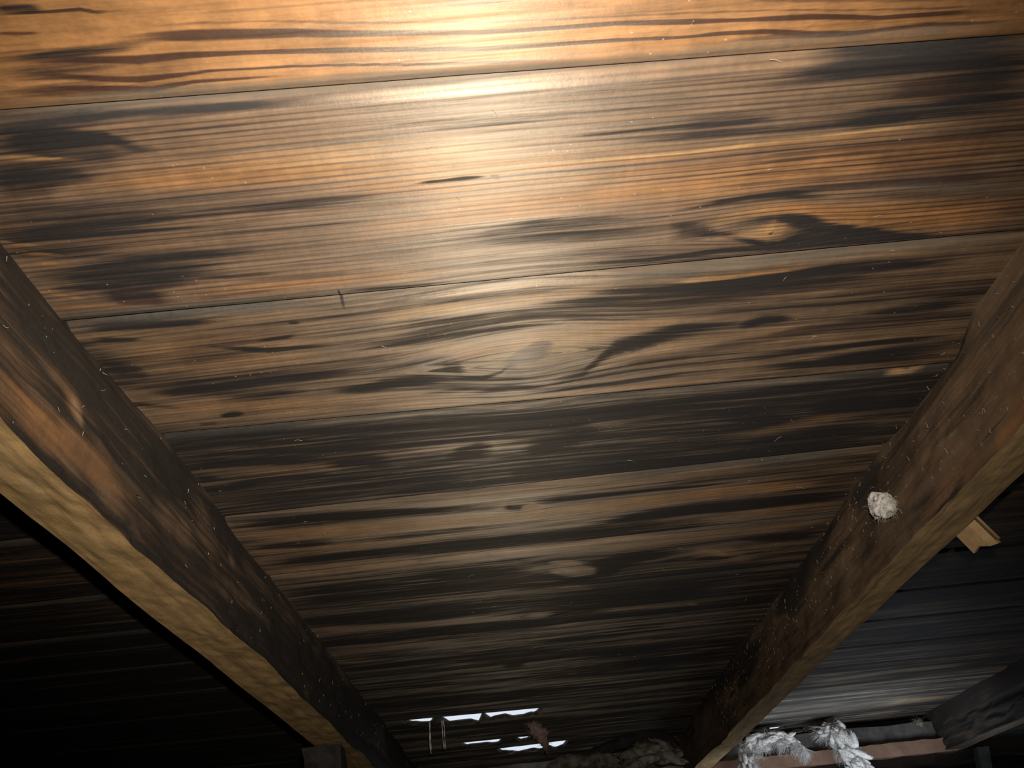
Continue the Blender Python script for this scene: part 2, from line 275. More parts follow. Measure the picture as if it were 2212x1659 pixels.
('K',0.95,[(24,661.5,2.5),(33,661.6,5.0),(45,658.1,3.3)]),
('K',0.9,[(-252,682.1,4.4),(-227,677.6,5.2),(-202,671.4,5.1),(-179,670.5,3.4),(-140,671.1,2.6)]),
('K',0.6,[(-252,658.3,4.9),(-230,659.8,4.1)]),
('G',0.45,[(192,671.8,5.2),(223,669.8,7.7),(254,665.4,10.2),(284,657.5,10.0),(322,653.1,6.6)]),
('K',0.9,[(255,636.3,7.9),(277,635.4,11.0),(316,635.1,11.1)]),
('K',0.8,[(178,636.8,6.3),(218,647.1,9.7),(251,651.0,8.2),(256,650.6,3.3)]),
('K',0.95,[(210,684.0,5.3),(251,683.8,7.1),(291,683.5,8.8),(331,680.6,8.8)]),
('K',0.8,[(-117,719.8,4.7),(-34,717.5,5.7),(91,715.0,7.5),(166,714.6,8.5),(257,711.4,8.5),(335,707.2,7.5)]),
('K',0.6,[(-73,703.6,3.7),(8,703.2,4.6),(90,698.2,3.7),(172,697.8,3.7)]),
('P',0.3,[(-53,703.5,12.7),(-12,703.3,14.6),(29,703.1,7.3)]),
('D',0.5,[(-220,738.7,4.9),(-120,740.2,5.9),(-35,738.9,6.9),(50,736.6,9.8),(135,737.2,11.8),(220,735.9,12.8),(339,731.4,10.8)]),
('G',0.4,[(-35,741.9,8.0),(50,738.6,9.9),(178,741.0,11.9),(264,740.7,8.0)]),
('K',0.85,[(-259,756.0,12.2),(-208,755.8,13.2),(-165,755.6,11.2),(-102,759.5,7.2),(-37,765.6,4.2)]),
('K',0.6,[(-124,762.7,6.2),(-59,767.7,6.3),(6,767.5,5.3)]),
('K',0.9,[(6,765.4,3.2),(28,767.4,5.3),(50,767.4,7.4),(67,767.3,6.3),(138,767.1,3.2),(226,768.9,2.1)]),
('K',0.85,[(-1,773.4,3.2),(6,773.9,7.5),(17,776.6,7.5),(23,775.8,4.3)]),
('G',1,[(17,778.7,4.3),(28,777.1,7.5),(39,779.7,4.3)]),
('G',0.85,[(-243,788.8,10.9),(-172,789.7,13.1),(-84,792.7,15.3),(5,794.7,15.4),(73,800.2,17.8),(140,791.0,13.2),(230,786.3,13.1),(321,788.3,8.8)]),
('P',0.35,[(-108,800.7,9.0),(-58,796.0,15.4),(-13,795.9,13.3),(28,800.3,5.6)]),
('G',0.8,[(-258,827.6,7.1),(-181,829.8,5.9),(-89,833.2,6.0),(-43,833.2,4.8)]),
('K',0.7,[(-258,809.0,5.7),(-205,814.6,6.9),(-160,816.8,4.6)]),
('K',0.9,[(74,837.8,4.9),(112,834.1,8.4),(153,828.0,14.2),(190,823.1,15.2),(260,824.2,14.1),(330,822.9,13.0),(353,820.4,9.4)]),
('K',0.75,[(-252,853.1,7.4),(-177,856.7,12.4),(-92,857.9,16.1),(3,860.3,18.7),(99,860.2,17.5),(172,864.0,10.2),(244,862.6,6.4)]),
('B',0.6,[(-92,860.4,12.5),(3,862.8,12.6),(99,860.2,12.6)]),
('G',0.5,[(195,853.8,7.5),(265,847.4,9.9),(336,841.1,7.4)]),
('G',0.5,[(-271,889.1,7.9),(-194,893.1,15.9),(-96,893.0,18.5),(2,893.0,15.9),(101,899.8,18.8),(202,902.5,16.3),(301,897.0,13.5),(340,890.2,8.1)]),
('P',0.3,[(-96,889.0,10.6),(-47,893.0,13.3),(2,893.0,13.3),(42,894.4,8.1)]),
('B',0.6,[(-117,897.1,4.0),(-71,886.3,5.3),(-37,889.0,4.0)]),
('B',0.6,[(-47,893.0,4.0),(-18,897.1,6.7),(42,932.1,5.8)]),
('B',0.5,[(-42,887.7,4.0),(-17,881.0,3.9),(7,882.3,2.6)]),
('B',0.5,[(12,902.5,2.7),(42,899.8,4.1),(82,908.1,2.8)]),
('K',0.7,[(-132,936.4,5.8),(-76,939.3,10.1),(-31,943.8,14.6),(0,948.2,16.1),(31,954.3,14.8)]),
('K',0.9,[(78,938.0,5.8),(99,952.8,14.8),(125,951.4,17.7),(156,945.4,13.2),(192,944.0,8.8)]),
('K',0.8,[(95,982.1,12.5),(117,979.0,15.5),(132,968.1,9.2)]),
('G',0.75,[(42,954.3,6.0),(52,964.9,13.6),(74,974.2,18.4),(98,975.0,12.4),(106,975.8,6.2)]),
('B',0.7,[(50,959.6,4.5),(66,973.4,7.7),(76,970.3,4.6)]),
('B',0.6,[(74,983.6,4.7),(90,980.5,6.3),(100,977.4,4.7)]),
('G',0.8,[(42,932.1,5.8),(67,939.5,7.3),(83,945.4,4.4)]),
('K',0.9,[(42,980.4,4.7),(69,996.4,6.4),(107,999.7,4.9)]),
('K',0.55,[(-262,969.0,26.9),(-106,969.3,24.1),(-1,981.9,24.7),(108,1017.9,19.8),(219,1021.6,29.7),(317,1010.1,19.6)]),
('B',0.5,[(210,957.5,4.5),(233,968.3,7.7),(266,976.1,4.7)]),
('G',0.5,[(192,945.5,5.9),(214,950.0,14.8),(248,965.2,21.2),(273,982.4,14.1),(294,980.9,6.3)]),
('P',0.4,[(207,939.6,5.9),(235,953.0,7.5),(269,988.8,6.4)]),
('K',0.8,[(207,971.3,7.7),(228,969.8,7.7),(266,973.0,4.7)]),
('K',0.85,[(250,920.8,5.7),(282,925.1,8.6),(351,930.9,11.5)]),
('G',0.4,[(261,950.0,8.9),(316,957.7,12.1)]),
('K',0.6,[(-232,952.4,5.9),(-177,958.5,7.5),(-115,957.1,6.0)]),
('P',0.6,[(-275,1020.2,4.2),(-221,1022.0,5.0),(-167,1022.1,5.0),(-57,1024.1,5.0),(-2,1022.6,6.7),(81,1024.6,5.1),(119,1021.3,3.4)]),
('D',0.6,[(-275,1020.2,6.6),(-57,1024.1,6.7),(81,1024.6,6.7)]),
('G',0.5,[(-270,1088.9,11.1),(-202,1094.8,14.9),(-145,1098.9,16.8),(-64,1110.8,13.4),(24,1121.0,9.8)]),
('K',0.8,[(-261,1052.7,13.9),(-175,1069.1,17.8),(-91,1082.3,18.2),(-27,1088.1,11.1)]),
('K',0.8,[(-262,1155.5,12.2),(-189,1156.0,14.3),(-68,1160.9,14.4),(55,1161.7,12.4)]),
('G',0.4,[(-279,1178.4,10.5),(-196,1196.3,13.0),(-133,1192.4,12.9),(-71,1199.4,8.7)]),
('G',0.5,[(12,1126.8,7.9),(30,1119.0,13.6),(54,1121.1,11.7)]),
('K',0.7,[(54,1073.7,21.6),(141,1083.3,25.5),(228,1083.7,25.6),(264,1085.7,11.1)]),
('G',0.4,[(84,1121.3,5.9),(175,1131.7,8.0),(268,1142.3,6.1)]),
('P',0.5,[(224,1134.0,4.0),(244,1146.3,6.1)]),
('G',0.6,[(-266,1236.2,9.2),(-230,1245.8,13.9),(-184,1243.8,9.3)]),
('K',0.7,[(-27,1359.1,8.1),(-6,1359.3,13.5),(15,1359.5,8.2)]),
('P',0.5,[(261,1377.6,5.6),(293,1379.4,7.0),(333,1381.2,8.4)]),
('D',0.5,[(137,1517.6,13.2),(255,1529.4,13.4)]),
('P',0.35,[(-258,1439.3,9.0),(-164,1449.7,9.1),(-90,1450.7,9.1)]),
('P',0.5,[(531,1716.8,12.4),(663,1690.9,12.1),(838,1694.2,12.1)]),
('P',0.6,[(748,2011.9,16.5),(814,1997.3,21.6),(924,1994.8,16.2)]),
('P',0.4,[(511,1516.6,6.6),(574,1517.6,6.7)]),
('P',0.5,[(735,2102.7,17.8),(867,2118.5,18.1)]),
('P',0.4,[(532,1952.9,15.6),(701,1957.2,15.6)]),
('D',0.6,[(505,1962.6,61.4),(654,1966.5,71.7),(804,1970.3,62.1)]),
('D',0.4,[(514,1793.7,43.8),(648,1783.2,51.9),(831,1787.2,52.3)]),
]
LEFT_SIDE_MARKS = [
('K',1,[(365,89.5,1.7),(382,89.0,1.8),(410,87.7,1.9),(442,87.0,2.5),(489,83.6,2.4),(524,83.9,2.6),(554,82.6,2.1),(566,88.1,2.7),(599,90.7,2.5),(679,92.0,2.4),(764,94.1,4.6),(797,87.1,7.2),(842,88.3,3.3),(1166,80.4,5.0),(1520,73.8,6.4),(1722,69.2,7.2)]),
('K',1,[(365,89.5,1.7),(382,89.0,1.8),(410,87.7,1.9),(442,87.0,2.5),(489,83.6,2.4),(524,83.9,2.6),(554,82.6,2.1),(566,88.1,2.7),(599,90.7,2.5),(679,92.0,2.4),(764,94.1,4.6),(797,87.1,7.2),(842,88.3,3.3),(1166,80.4,5.0),(1520,73.8,6.4),(1722,69.2,7.2)]),
('G',0.6,[(361,80.5,6.5),(378,78.3,9.0),(426,73.4,8.6),(484,67.4,6.8),(557,66.0,5.5)]),
('G',0.5,[(361,69.5,3.1),(404,71.2,2.4),(447,70.6,2.1)]),
('P',0.5,[(440,49.9,1.6),(448,49.5,4.2),(459,53.1,3.2),(466,55.5,1.3)]),
('G',0.6,[(434,50.2,3.1),(448,49.5,5.8),(463,54.3,3.2)]),
('P',0.3,[(558,70.6,1.8),(569,70.8,4.3),(583,68.7,1.9)]),
('K',0.75,[(341,20.2,9.2),(365,22.3,11.0),(419,26.0,12.0),(496,24.9,13.0),(588,24.2,15.4),(670,20.1,11.2)]),
('K',0.75,[(796,53.5,20.7),(859,51.9,26.6),(1036,52.3,29.1),(1522,41.6,41.3),(1990,21.9,47.8)]),
('B',0.6,[(507,75.4,5.6),(602,71.7,9.7),(745,70.4,15.4)]),
('P',0.5,[(750,27.9,2.4),(761,28.1,7.3),(776,29.4,4.1)]),
('G',0.8,[(747,26.9,3.2),(758,25.0,4.9),(769,25.2,2.5)]),
('K',0.8,[(679,11.7,7.6),(731,15.7,8.8),(787,16.0,10.2),(828,24.4,10.5)]),
('P',0.25,[(810,49.0,2.5),(859,51.9,7.0),(931,54.7,6.6)]),
('P',0.3,[(1050,67.5,2.6),(1082,73.5,11.6),(1112,80.4,5.3)]),
]
RIGHT_SIDE_MARKS = [
('K',0.85,[(727,6.2,7.6),(757,10.1,11.1),(803,12.9,8.9),(833,12.1,4.2)]),
('K',0.9,[(875,4.2,9.5),(931,5.2,17.6),(1022,13.0,16.5),(1096,16.9,14.9),(1174,16.5,9.3)]),
('G',0.9,[(479,82.3,8.9),(518,83.5,10.4),(556,86.3,5.5),(579,87.1,2.1)]),
('G',0.5,[(565,79.7,7.6),(633,80.4,6.6),(703,81.5,4.2)]),
('K',0.9,[(604,82.6,1.6),(620,85.8,2.7),(640,88.7,2.2),(688,87.9,1.5)]),
('P',0.4,[(583,54.6,0.8),(623,49.1,1.1),(661,47.4,1.2),(667,47.7,0.9)]),
('B',0.6,[(627,21.6,11.2),(747,26.9,12.8),(839,49.3,14.0)]),
('K',0.7,[(1269,21.1,11.9),(1404,19.2,21.6),(1553,5.0,23.6),(1854,-12.2,27.5)]),
('B',0.6,[(1475,45.4,5.7),(1538,46.2,12.9),(1602,44.1,6.1)]),
('P',0.55,[(1498,47.6,3.4),(1537,45.1,7.0),(1580,44.8,4.8)]),
('P',0.3,[(842,52.8,14.0),(928,56.5,15.1)]),
('K',0.7,[(1280,31.1,5.0),(1355,38.5,10.5),(1468,39.7,9.0)]),
('D',0.5,[(1692,37.8,19.1),(1932,44.5,28.6)]),
('G',0.7,[(1446,44.6,3.3),(1538,46.2,12.9),(1625,43.4,4.9)]),
('P',0.6,[(1467,45.6,2.8),(1524,45.5,8.2),(1594,45.0,4.9)]),
('K',0.9,[(1475,45.4,1.7),(1514,44.0,2.9),(1543,46.7,1.8)]),
]
LEFT_UNDER_MARKS = [
('P',0.6,[(420,-279.9,1.0),(427,-273.5,1.3),(466,-274.5,1.7),(489,-274.5,1.2)]),
('P',0.4,[(578,-274.9,1.0),(604,-265.5,1.0)]),
('P',0.5,[(742,-295.2,1.3),(749,-262.0,1.2)]),
]
RIGHT_UNDER_MARKS = [
('K',0.7,[(605,340.5,2.2),(631,343.8,3.0),(649,345.4,2.3)]),
]


# ------------------------------------------------------------------ materials
class NT:
    def __init__(self, name):
        self.m = bpy.data.materials.new(name); self.m.use_nodes = True; self.t = self.m.node_tree; self.t.nodes.clear()
        self.out = self.n('ShaderNodeOutputMaterial')
    def n(self, typ, **kw):
        nd = self.t.nodes.new(typ)
        for k, v in kw.items(): setattr(nd, k, v)
        return nd
    def l(self, a, b): self.t.links.new(a, b)
    def put(self, sock, v):
        if hasattr(v, 'links') or isinstance(v, bpy.types.NodeSocket): self.l(v, sock)
        else: sock.default_value = v
    def math(self, op, a, b=0.0, c=None, clamp=False):
        nd = self.n('ShaderNodeMath', operation=op, use_clamp=clamp); self.put(nd.inputs[0], a); self.put(nd.inputs[1], b)
        if c is not None: self.put(nd.inputs[2], c)
        return nd.outputs[0]
    def mix(self, f, a, b, blend='MIX'):
        nd = self.n('ShaderNodeMix', data_type='RGBA', blend_type=blend); nd.clamp_factor = True
        self.put(nd.inputs[0], f)
        self.put(nd.inputs[6], a if not isinstance(a, tuple) else (*a, 1)); self.put(nd.inputs[7], b if not isinstance(b, tuple) else (*b, 1))
        return nd.outputs[2]
    def noise(self, vec, scale=1.0, detail=2.0, rough=.5, dist=0.0, dim='3D'):
        nd = self.n('ShaderNodeTexNoise', noise_dimensions=dim); self.l(vec, nd.inputs['Vector'])
        nd.inputs['Scale'].default_value = scale; nd.inputs['Detail'].default_value = detail; nd.inputs['Roughness'].default_value = rough; nd.inputs['Distortion'].default_value = dist
        return nd.outputs[0]
    def comb(self, x, y, z=0.0):
        nd = self.n('ShaderNodeCombineXYZ')
        for i, v in enumerate((x, y, z)): self.put(nd.inputs[i], v)
        return nd.outputs[0]
    def ss(self, v, a, b, c=0.0, d=1.0):
        nd = self.n('ShaderNodeMapRange', interpolation_type='SMOOTHSTEP'); self.put(nd.inputs[0], v)
        for i, q in enumerate((a, b, c, d)): nd.inputs[i + 1].default_value = q
        return nd.outputs[0]

def wood_mat(name, neutral, gold, pale, brown, soot, dust, ring_f=250.0, aniso=0.85, rough=.46, spec=.5, tangent=None, speck=.35, cross=.12, bump=.35, sheen=0.0):
    T = NT(name); m = T.math
    uv = T.n('ShaderNodeUVMap', uv_map='UVMap').outputs[0]
    sp = T.n('ShaderNodeSeparateXYZ'); T.l(uv, sp.inputs[0]); s, q = sp.outputs[0], sp.outputs[1]
    def at(nm):
        a = T.n('ShaderNodeAttribute', attribute_name=nm); x = T.n('ShaderNodeSeparateColor'); T.l(a.outputs['Color'], x.inputs[0]); return x.outputs
    A = at('wood_a'); B = at('wood_b')
    K, BR, G, D, P, LN = A[0], A[1], A[2], B[0], B[1], B[2]
    fine = T.noise(T.comb(m('MULTIPLY', s, 5.0), m('MULTIPLY', q, 420.0)), detail=3, rough=.6)
    st = T.noise(T.comb(m('MULTIPLY', s, 3.0), m('MULTIPLY', q, 80.0)), detail=4, rough=.6, dist=.3)
    big = T.noise(T.comb(m('MULTIPLY', s, 2.2), m('MULTIPLY', q, 26.0)), detail=3, rough=.5)
    fuzz = T.noise(T.comb(m('MULTIPLY', s, 260.0), m('MULTIPLY', q, 420.0)), detail=3, rough=.65)
    mott = T.noise(T.comb(m('MULTIPLY', s, 30.0), m('MULTIPLY', q, 60.0)), detail=4, rough=.6)
    mid = T.noise(T.comb(m('MULTIPLY', s, 9.0), m('MULTIPLY', q, 240.0)), detail=4, rough=.62, dist=.25)
    saw = T.noise(T.comb(m('MULTIPLY', s, 150.0), m('MULTIPLY', q, 9.0)), detail=2, rough=.5)
    ph = m('ADD', m('MULTIPLY', q, ring_f), m('MULTIPLY', big, 1.8))
    ring = m('ADD', m('MULTIPLY', m('SINE', m('MULTIPLY', ph, 6.2832)), .5), .5)
    ring = m('POWER', ring, 3.0)
    rr = m('MULTIPLY', ring, T.ss(st, .25, .75, .35, 1.0))
    # clean wood
    g2 = m('ADD', G, m('MULTIPLY', m('SUBTRACT', big, .5), .5), clamp=True)
    col = T.mix(g2, neutral, gold)
    col = T.mix(m('MULTIPLY', P, T.ss(fine, .2, .7, .5, 1.0)), col, pale)
    # growth rings
    lf = m('MULTIPLY', LN, m('ADD', m('MULTIPLY', rr, .9), m('MULTIPLY', T.ss(fine, .48, .66), .42)))
    col = T.mix(lf, col, brown)
    brf = T.ss(m('ADD', BR, m('ADD', m('MULTIPLY', m('SUBTRACT', fine, .5), .4), m('MULTIPLY', m('SUBTRACT', mid, .5), .4))), .25, .9)
    col = T.mix(m('MULTIPLY', brf, .93), col, brown)
    # mottling and saw chatter across the grain
    mv = m('ADD', m('MULTIPLY', T.ss(mott, .25, .75), .5), .75)
    mv = m('MULTIPLY', mv, m('ADD', m('MULTIPLY', T.ss(saw, .3, .7), cross), 1.0 - cross * .5))
    mv = m('MULTIPLY', mv, m('ADD', m('MULTIPLY', fuzz, .5), .75))
    col = T.mix(1.0, col, T.comb(mv, mv, mv), 'MULTIPLY')
    # soot drawn into the grain
    kk = m('ADD', K, m('ADD', m('MULTIPLY', m('SUBTRACT', st, .5), 1.1), m('ADD', m('MULTIPLY', m('SUBTRACT', mid, .5), 1.25), m('ADD', m('MULTIPLY', m('SUBTRACT', mott, .5), .2), m('MULTIPLY', m('SUBTRACT', fine, .5), .35)))))
    kf = T.ss(kk, .13, .84)
    col = T.mix(m('MULTIPLY', kf, .97), col, soot)
    # dust film and specks
    df = m('MULTIPLY', D, T.ss(m('ADD', m('MULTIPLY', fuzz, .6), m('MULTIPLY', fine, .4)), .25, .7, .35, 1.0))
    col = T.mix(m('MULTIPLY', df, .95), col, dust)
    if speck > 0:
        vo = T.n('ShaderNodeTexVoronoi', feature='F1'); T.l(T.comb(m('MULTIPLY', s, 120.0), m('MULTIPLY', q, 160.0)), vo.inputs['Vector']); vo.inputs['Scale'].default_value = 1.0
        sk = m('MULTIPLY', m('LESS_THAN', vo.outputs['Distance'], .08), m('GREATER_THAN', T.noise(T.comb(m('MULTIPLY', s, 14.0), m('MULTIPLY', q, 18.0)), detail=2), .56))
        col = T.mix(m('MULTIPLY', sk, speck), col, (.5, .45, .38))
    b = T.n('ShaderNodeBsdfPrincipled'); T.l(col, b.inputs['Base Color'])
    rg = m('ADD', m('MULTIPLY', D, .25), m('ADD', rough, m('MULTIPLY', fuzz, .12)), clamp=True)
    T.l(rg, b.inputs['Roughness'])
    b.inputs['Specular IOR Level'].default_value = spec
    if aniso > 0 and tangent:
        b.inputs['Anisotropic'].default_value = aniso
        T.l(T.comb(*tangent), b.inputs['Tangent'])
    hgt = m('ADD', m('MULTIPLY', rr, m('MULTIPLY', LN, -.5)), m('ADD', m('MULTIPLY', fine, .5), m('MULTIPLY', fuzz, .45)))
    bp = T.n('ShaderNodeBump'); bp.inputs['Strength'].default_value = bump; bp.inputs['Distance'].default_value = .0006
    T.l(hgt, bp.inputs['Height']); T.l(bp.outputs[0], b.inputs['Normal'])
    if sheen > 0:      # satin lustre of planed fibres: tight along the grain, wide across it
        gl = T.n('ShaderNodeBsdfAnisotropic'); gl.inputs['Roughness'].default_value = .55; gl.inputs['Anisotropy'].default_value = .58
        T.l(T.comb(*tangent), gl.inputs['Tangent']); T.l(bp.outputs[0], gl.inputs['Normal'])
        gl.inputs['Color'].default_value = (1.0, .93, .80, 1)
        mx = T.n('ShaderNodeMixShader'); T.l(m('MULTIPLY', m('MULTIPLY', T.ss(fine, .25, .75, .4, 1.2), T.ss(kf, .1, 1.0, 1.0, .16)), m('MULTIPLY', m('MULTIPLY', T.ss(G, .5, 1.0, 1.0, .75), T.ss(D, .0, .8, 1.0, .25)), sheen)), mx.inputs[0])
        T.l(b.outputs[0], mx.inputs[1]); T.l(gl.outputs[0], mx.inputs[2]); T.l(mx.outputs[0], T.out.inputs[0])
    else:
        T.l(b.outputs[0], T.out.inputs[0])
    return T.m

M = {}
M['deck'] = wood_mat('smoked_pine_boards', (.124, .092, .069), (.31, .143, .047), (.42, .295, .145), (.040, .017, .012), (.0135, .0125, .0145), (.088, .084, .072), tangent=tuple(AX), rough=.6, spec=.22, aniso=0.0, sheen=.13)
M['rafter'] = wood_mat('old_rafter_wood', (.140, .088, .052), (.29, .135, .046), (.45, .34, .21), (.030, .012, .007), (.013, .010, .009), (.15, .135, .115), ring_f=120, aniso=0.0, rough=.62, spec=.35, speck=.5, cross=.1, bump=.6)
M['sawn'] = wood_mat('rough_sawn_underside', (.47, .305, .14), (.60, .37, .14), (.70, .56, .34), (.10, .05, .025), (.02, .015, .012), (.30, .27, .22), ring_f=70, aniso=0.0, rough=.8, spec=.2, speck=.2, cross=.08, bump=.8)

def plain_mat(name, c1, c2, scale=40, rough=.85, bump=.3, trans=0.0, spec=.2):
    T = NT(name); co = T.n('ShaderNodeTexCoord').outputs['Object']
    n1 = T.noise(co, scale=scale, detail=5, rough=.65); n2 = T.noise(co, scale=scale * 7, detail=3)
    col = T.mix(T.ss(n1, .3, .7), c1, c2)
    b = T.n('ShaderNodeBsdfPrincipled'); T.l(col, b.inputs['Base Color']); b.inputs['Roughness'].default_value = rough; b.inputs['Specular IOR Level'].default_value = spec
    if trans > 0:
        b.inputs['Subsurface Weight'].default_value = trans; b.inputs['Subsurface Radius'].default_value = (.01, .009, .008); b.inputs['Subsurface Scale'].default_value = 1.0
    bp = T.n('ShaderNodeBump'); bp.inputs['Strength'].default_value = bump; bp.inputs['Distance'].default_value = .002
    T.l(T.math('ADD', n1, T.math('MULTIPLY', n2, .4)), bp.inputs['Height']); T.l(bp.outputs[0], b.inputs['Normal']); T.l(b.outputs[0], T.out.inputs[0])
    return T.m
M['felt'] = plain_mat('black_roofing_felt', (.012, .012, .013), (.03, .029, .028), 30)
M['insul_floor'] = plain_mat('dusty_grey_insulation', (.05, .045, .04), (.11, .10, .09), 14, bump=1.0)
M['gable'] = plain_mat('dark_gable_boards', (.02, .014, .01), (.05, .034, .024), 8)
M['wool_white'] = plain_mat('white_glass_wool', (.50, .46, .40), (.88, .86, .84), 220, bump=1.0)
M['wool_grey'] = plain_mat('dusty_glass_wool', (.055, .046, .038), (.19, .16, .125), 70)
M['wool_pink'] = plain_mat('pinkish_brown_wool', (.12, .085, .07), (.26, .185, .15), 60)
M['plate'] = plain_mat('dusty_wall_plate', (.06, .055, .05), (.13, .12, .108), 35)
M['redwood'] = plain_mat('reddish_brown_plank', (.20, .115, .075), (.30, .185, .13), 18)
M['chip'] = plain_mat('pale_split_wood', (.42, .27, .13), (.58, .41, .23), 60, rough=.6)
M['dustfleck'] = plain_mat('white_dust_fibre', (.45, .42, .37), (.7, .66, .58), 80)
M['stud'] = plain_mat('dim_grey_stud', (.02, .019, .018), (.06, .056, .052), 40)
M['flake'] = plain_mat('torn_bark', (.06, .045, .03), (.16, .13, .10), 60)
M['nail'] = plain_mat('rusty_nail', (.05, .02, .012), (.12, .05, .03), 200, rough=.6)

# ------------------------------------------------------------------ the roof deck
# underside of the boards: seam k lies at y = U + TILT * x
SEAM = [(-.0215, .015), (.1277, .015), (.2767, .0152), (.4305, -.0046), (.5809, .0121), (.7294, -.0272), (.8823, -.0356), (1.0231, .0007), (1.170, .004), (1.314, .0), (1.460, .006), (1.598, .0), (1.690, .06), (1.842, .02), (1.955, .02), (2.050, -.10), (2.165, -.02), (2.262, -.02)]
DEFAULT = [(.05, .1, .8, 0, .05, .1), (.08, .05, .85, 0, .06, .2), (.25, .05, .25, .10, .05, 1.0), (.42, .12, .26, .05, .18, .6), (.67, .10, .12, .08, .08, .7), (.46, .10, .34, .0, .20, .6), (.52, .1, .28, .04, .20, .55),
           (.64, .12, .22, .05, .03, .5), (.64, .15, .2, .08, .03, .5), (.66, .12, .15, .10, .02, .5), (.66, .12, .12, .15, .03, .5)] + [(.60, .1, .04, .2, .03, .5)] * 6
KNOTS = [(.1751, .4075, .045, .012), (.0117, .7753, .03, .010), (.0709, .9703, .05, .018), (.2431, .9667, .05, .016), (.0363, 1.121, .04, .02), (.0273, .521, .06, .03)]
SLITS = {12: [(-.215, -.160, .050), (-.150, -.072, .072), (-.072, .034, .060)], 14: [(-.135, -.045, .060), (-.020, .015, .045)], 15: [(-.065, .095, .085)], 16: [(.560, .600, .065)]}
ROOF_END = 2.165

cov = mesh_list('roof_underlay', [(-1.6, -1.3, .019), (2.1, -1.3, .019), (2.1, 1.655, .019), (-1.6, 1.655, .019), (-1.6, -1.3, .03), (2.1, -1.3, .03), (2.1, 1.655, .03), (-1.6, 1.655, .03)],
                [(0, 1, 2, 3), (7, 6, 5, 4), (0, 4, 5, 1), (1, 5, 6, 2), (2, 6, 7, 3), (3, 7, 4, 0)])
ceiling = link('ceiling', cov, M['felt'], mw=ROOF)
tag(ceiling, 'sloping underside of the roof, smoke-darkened pine boards under black felt', kind='structure')

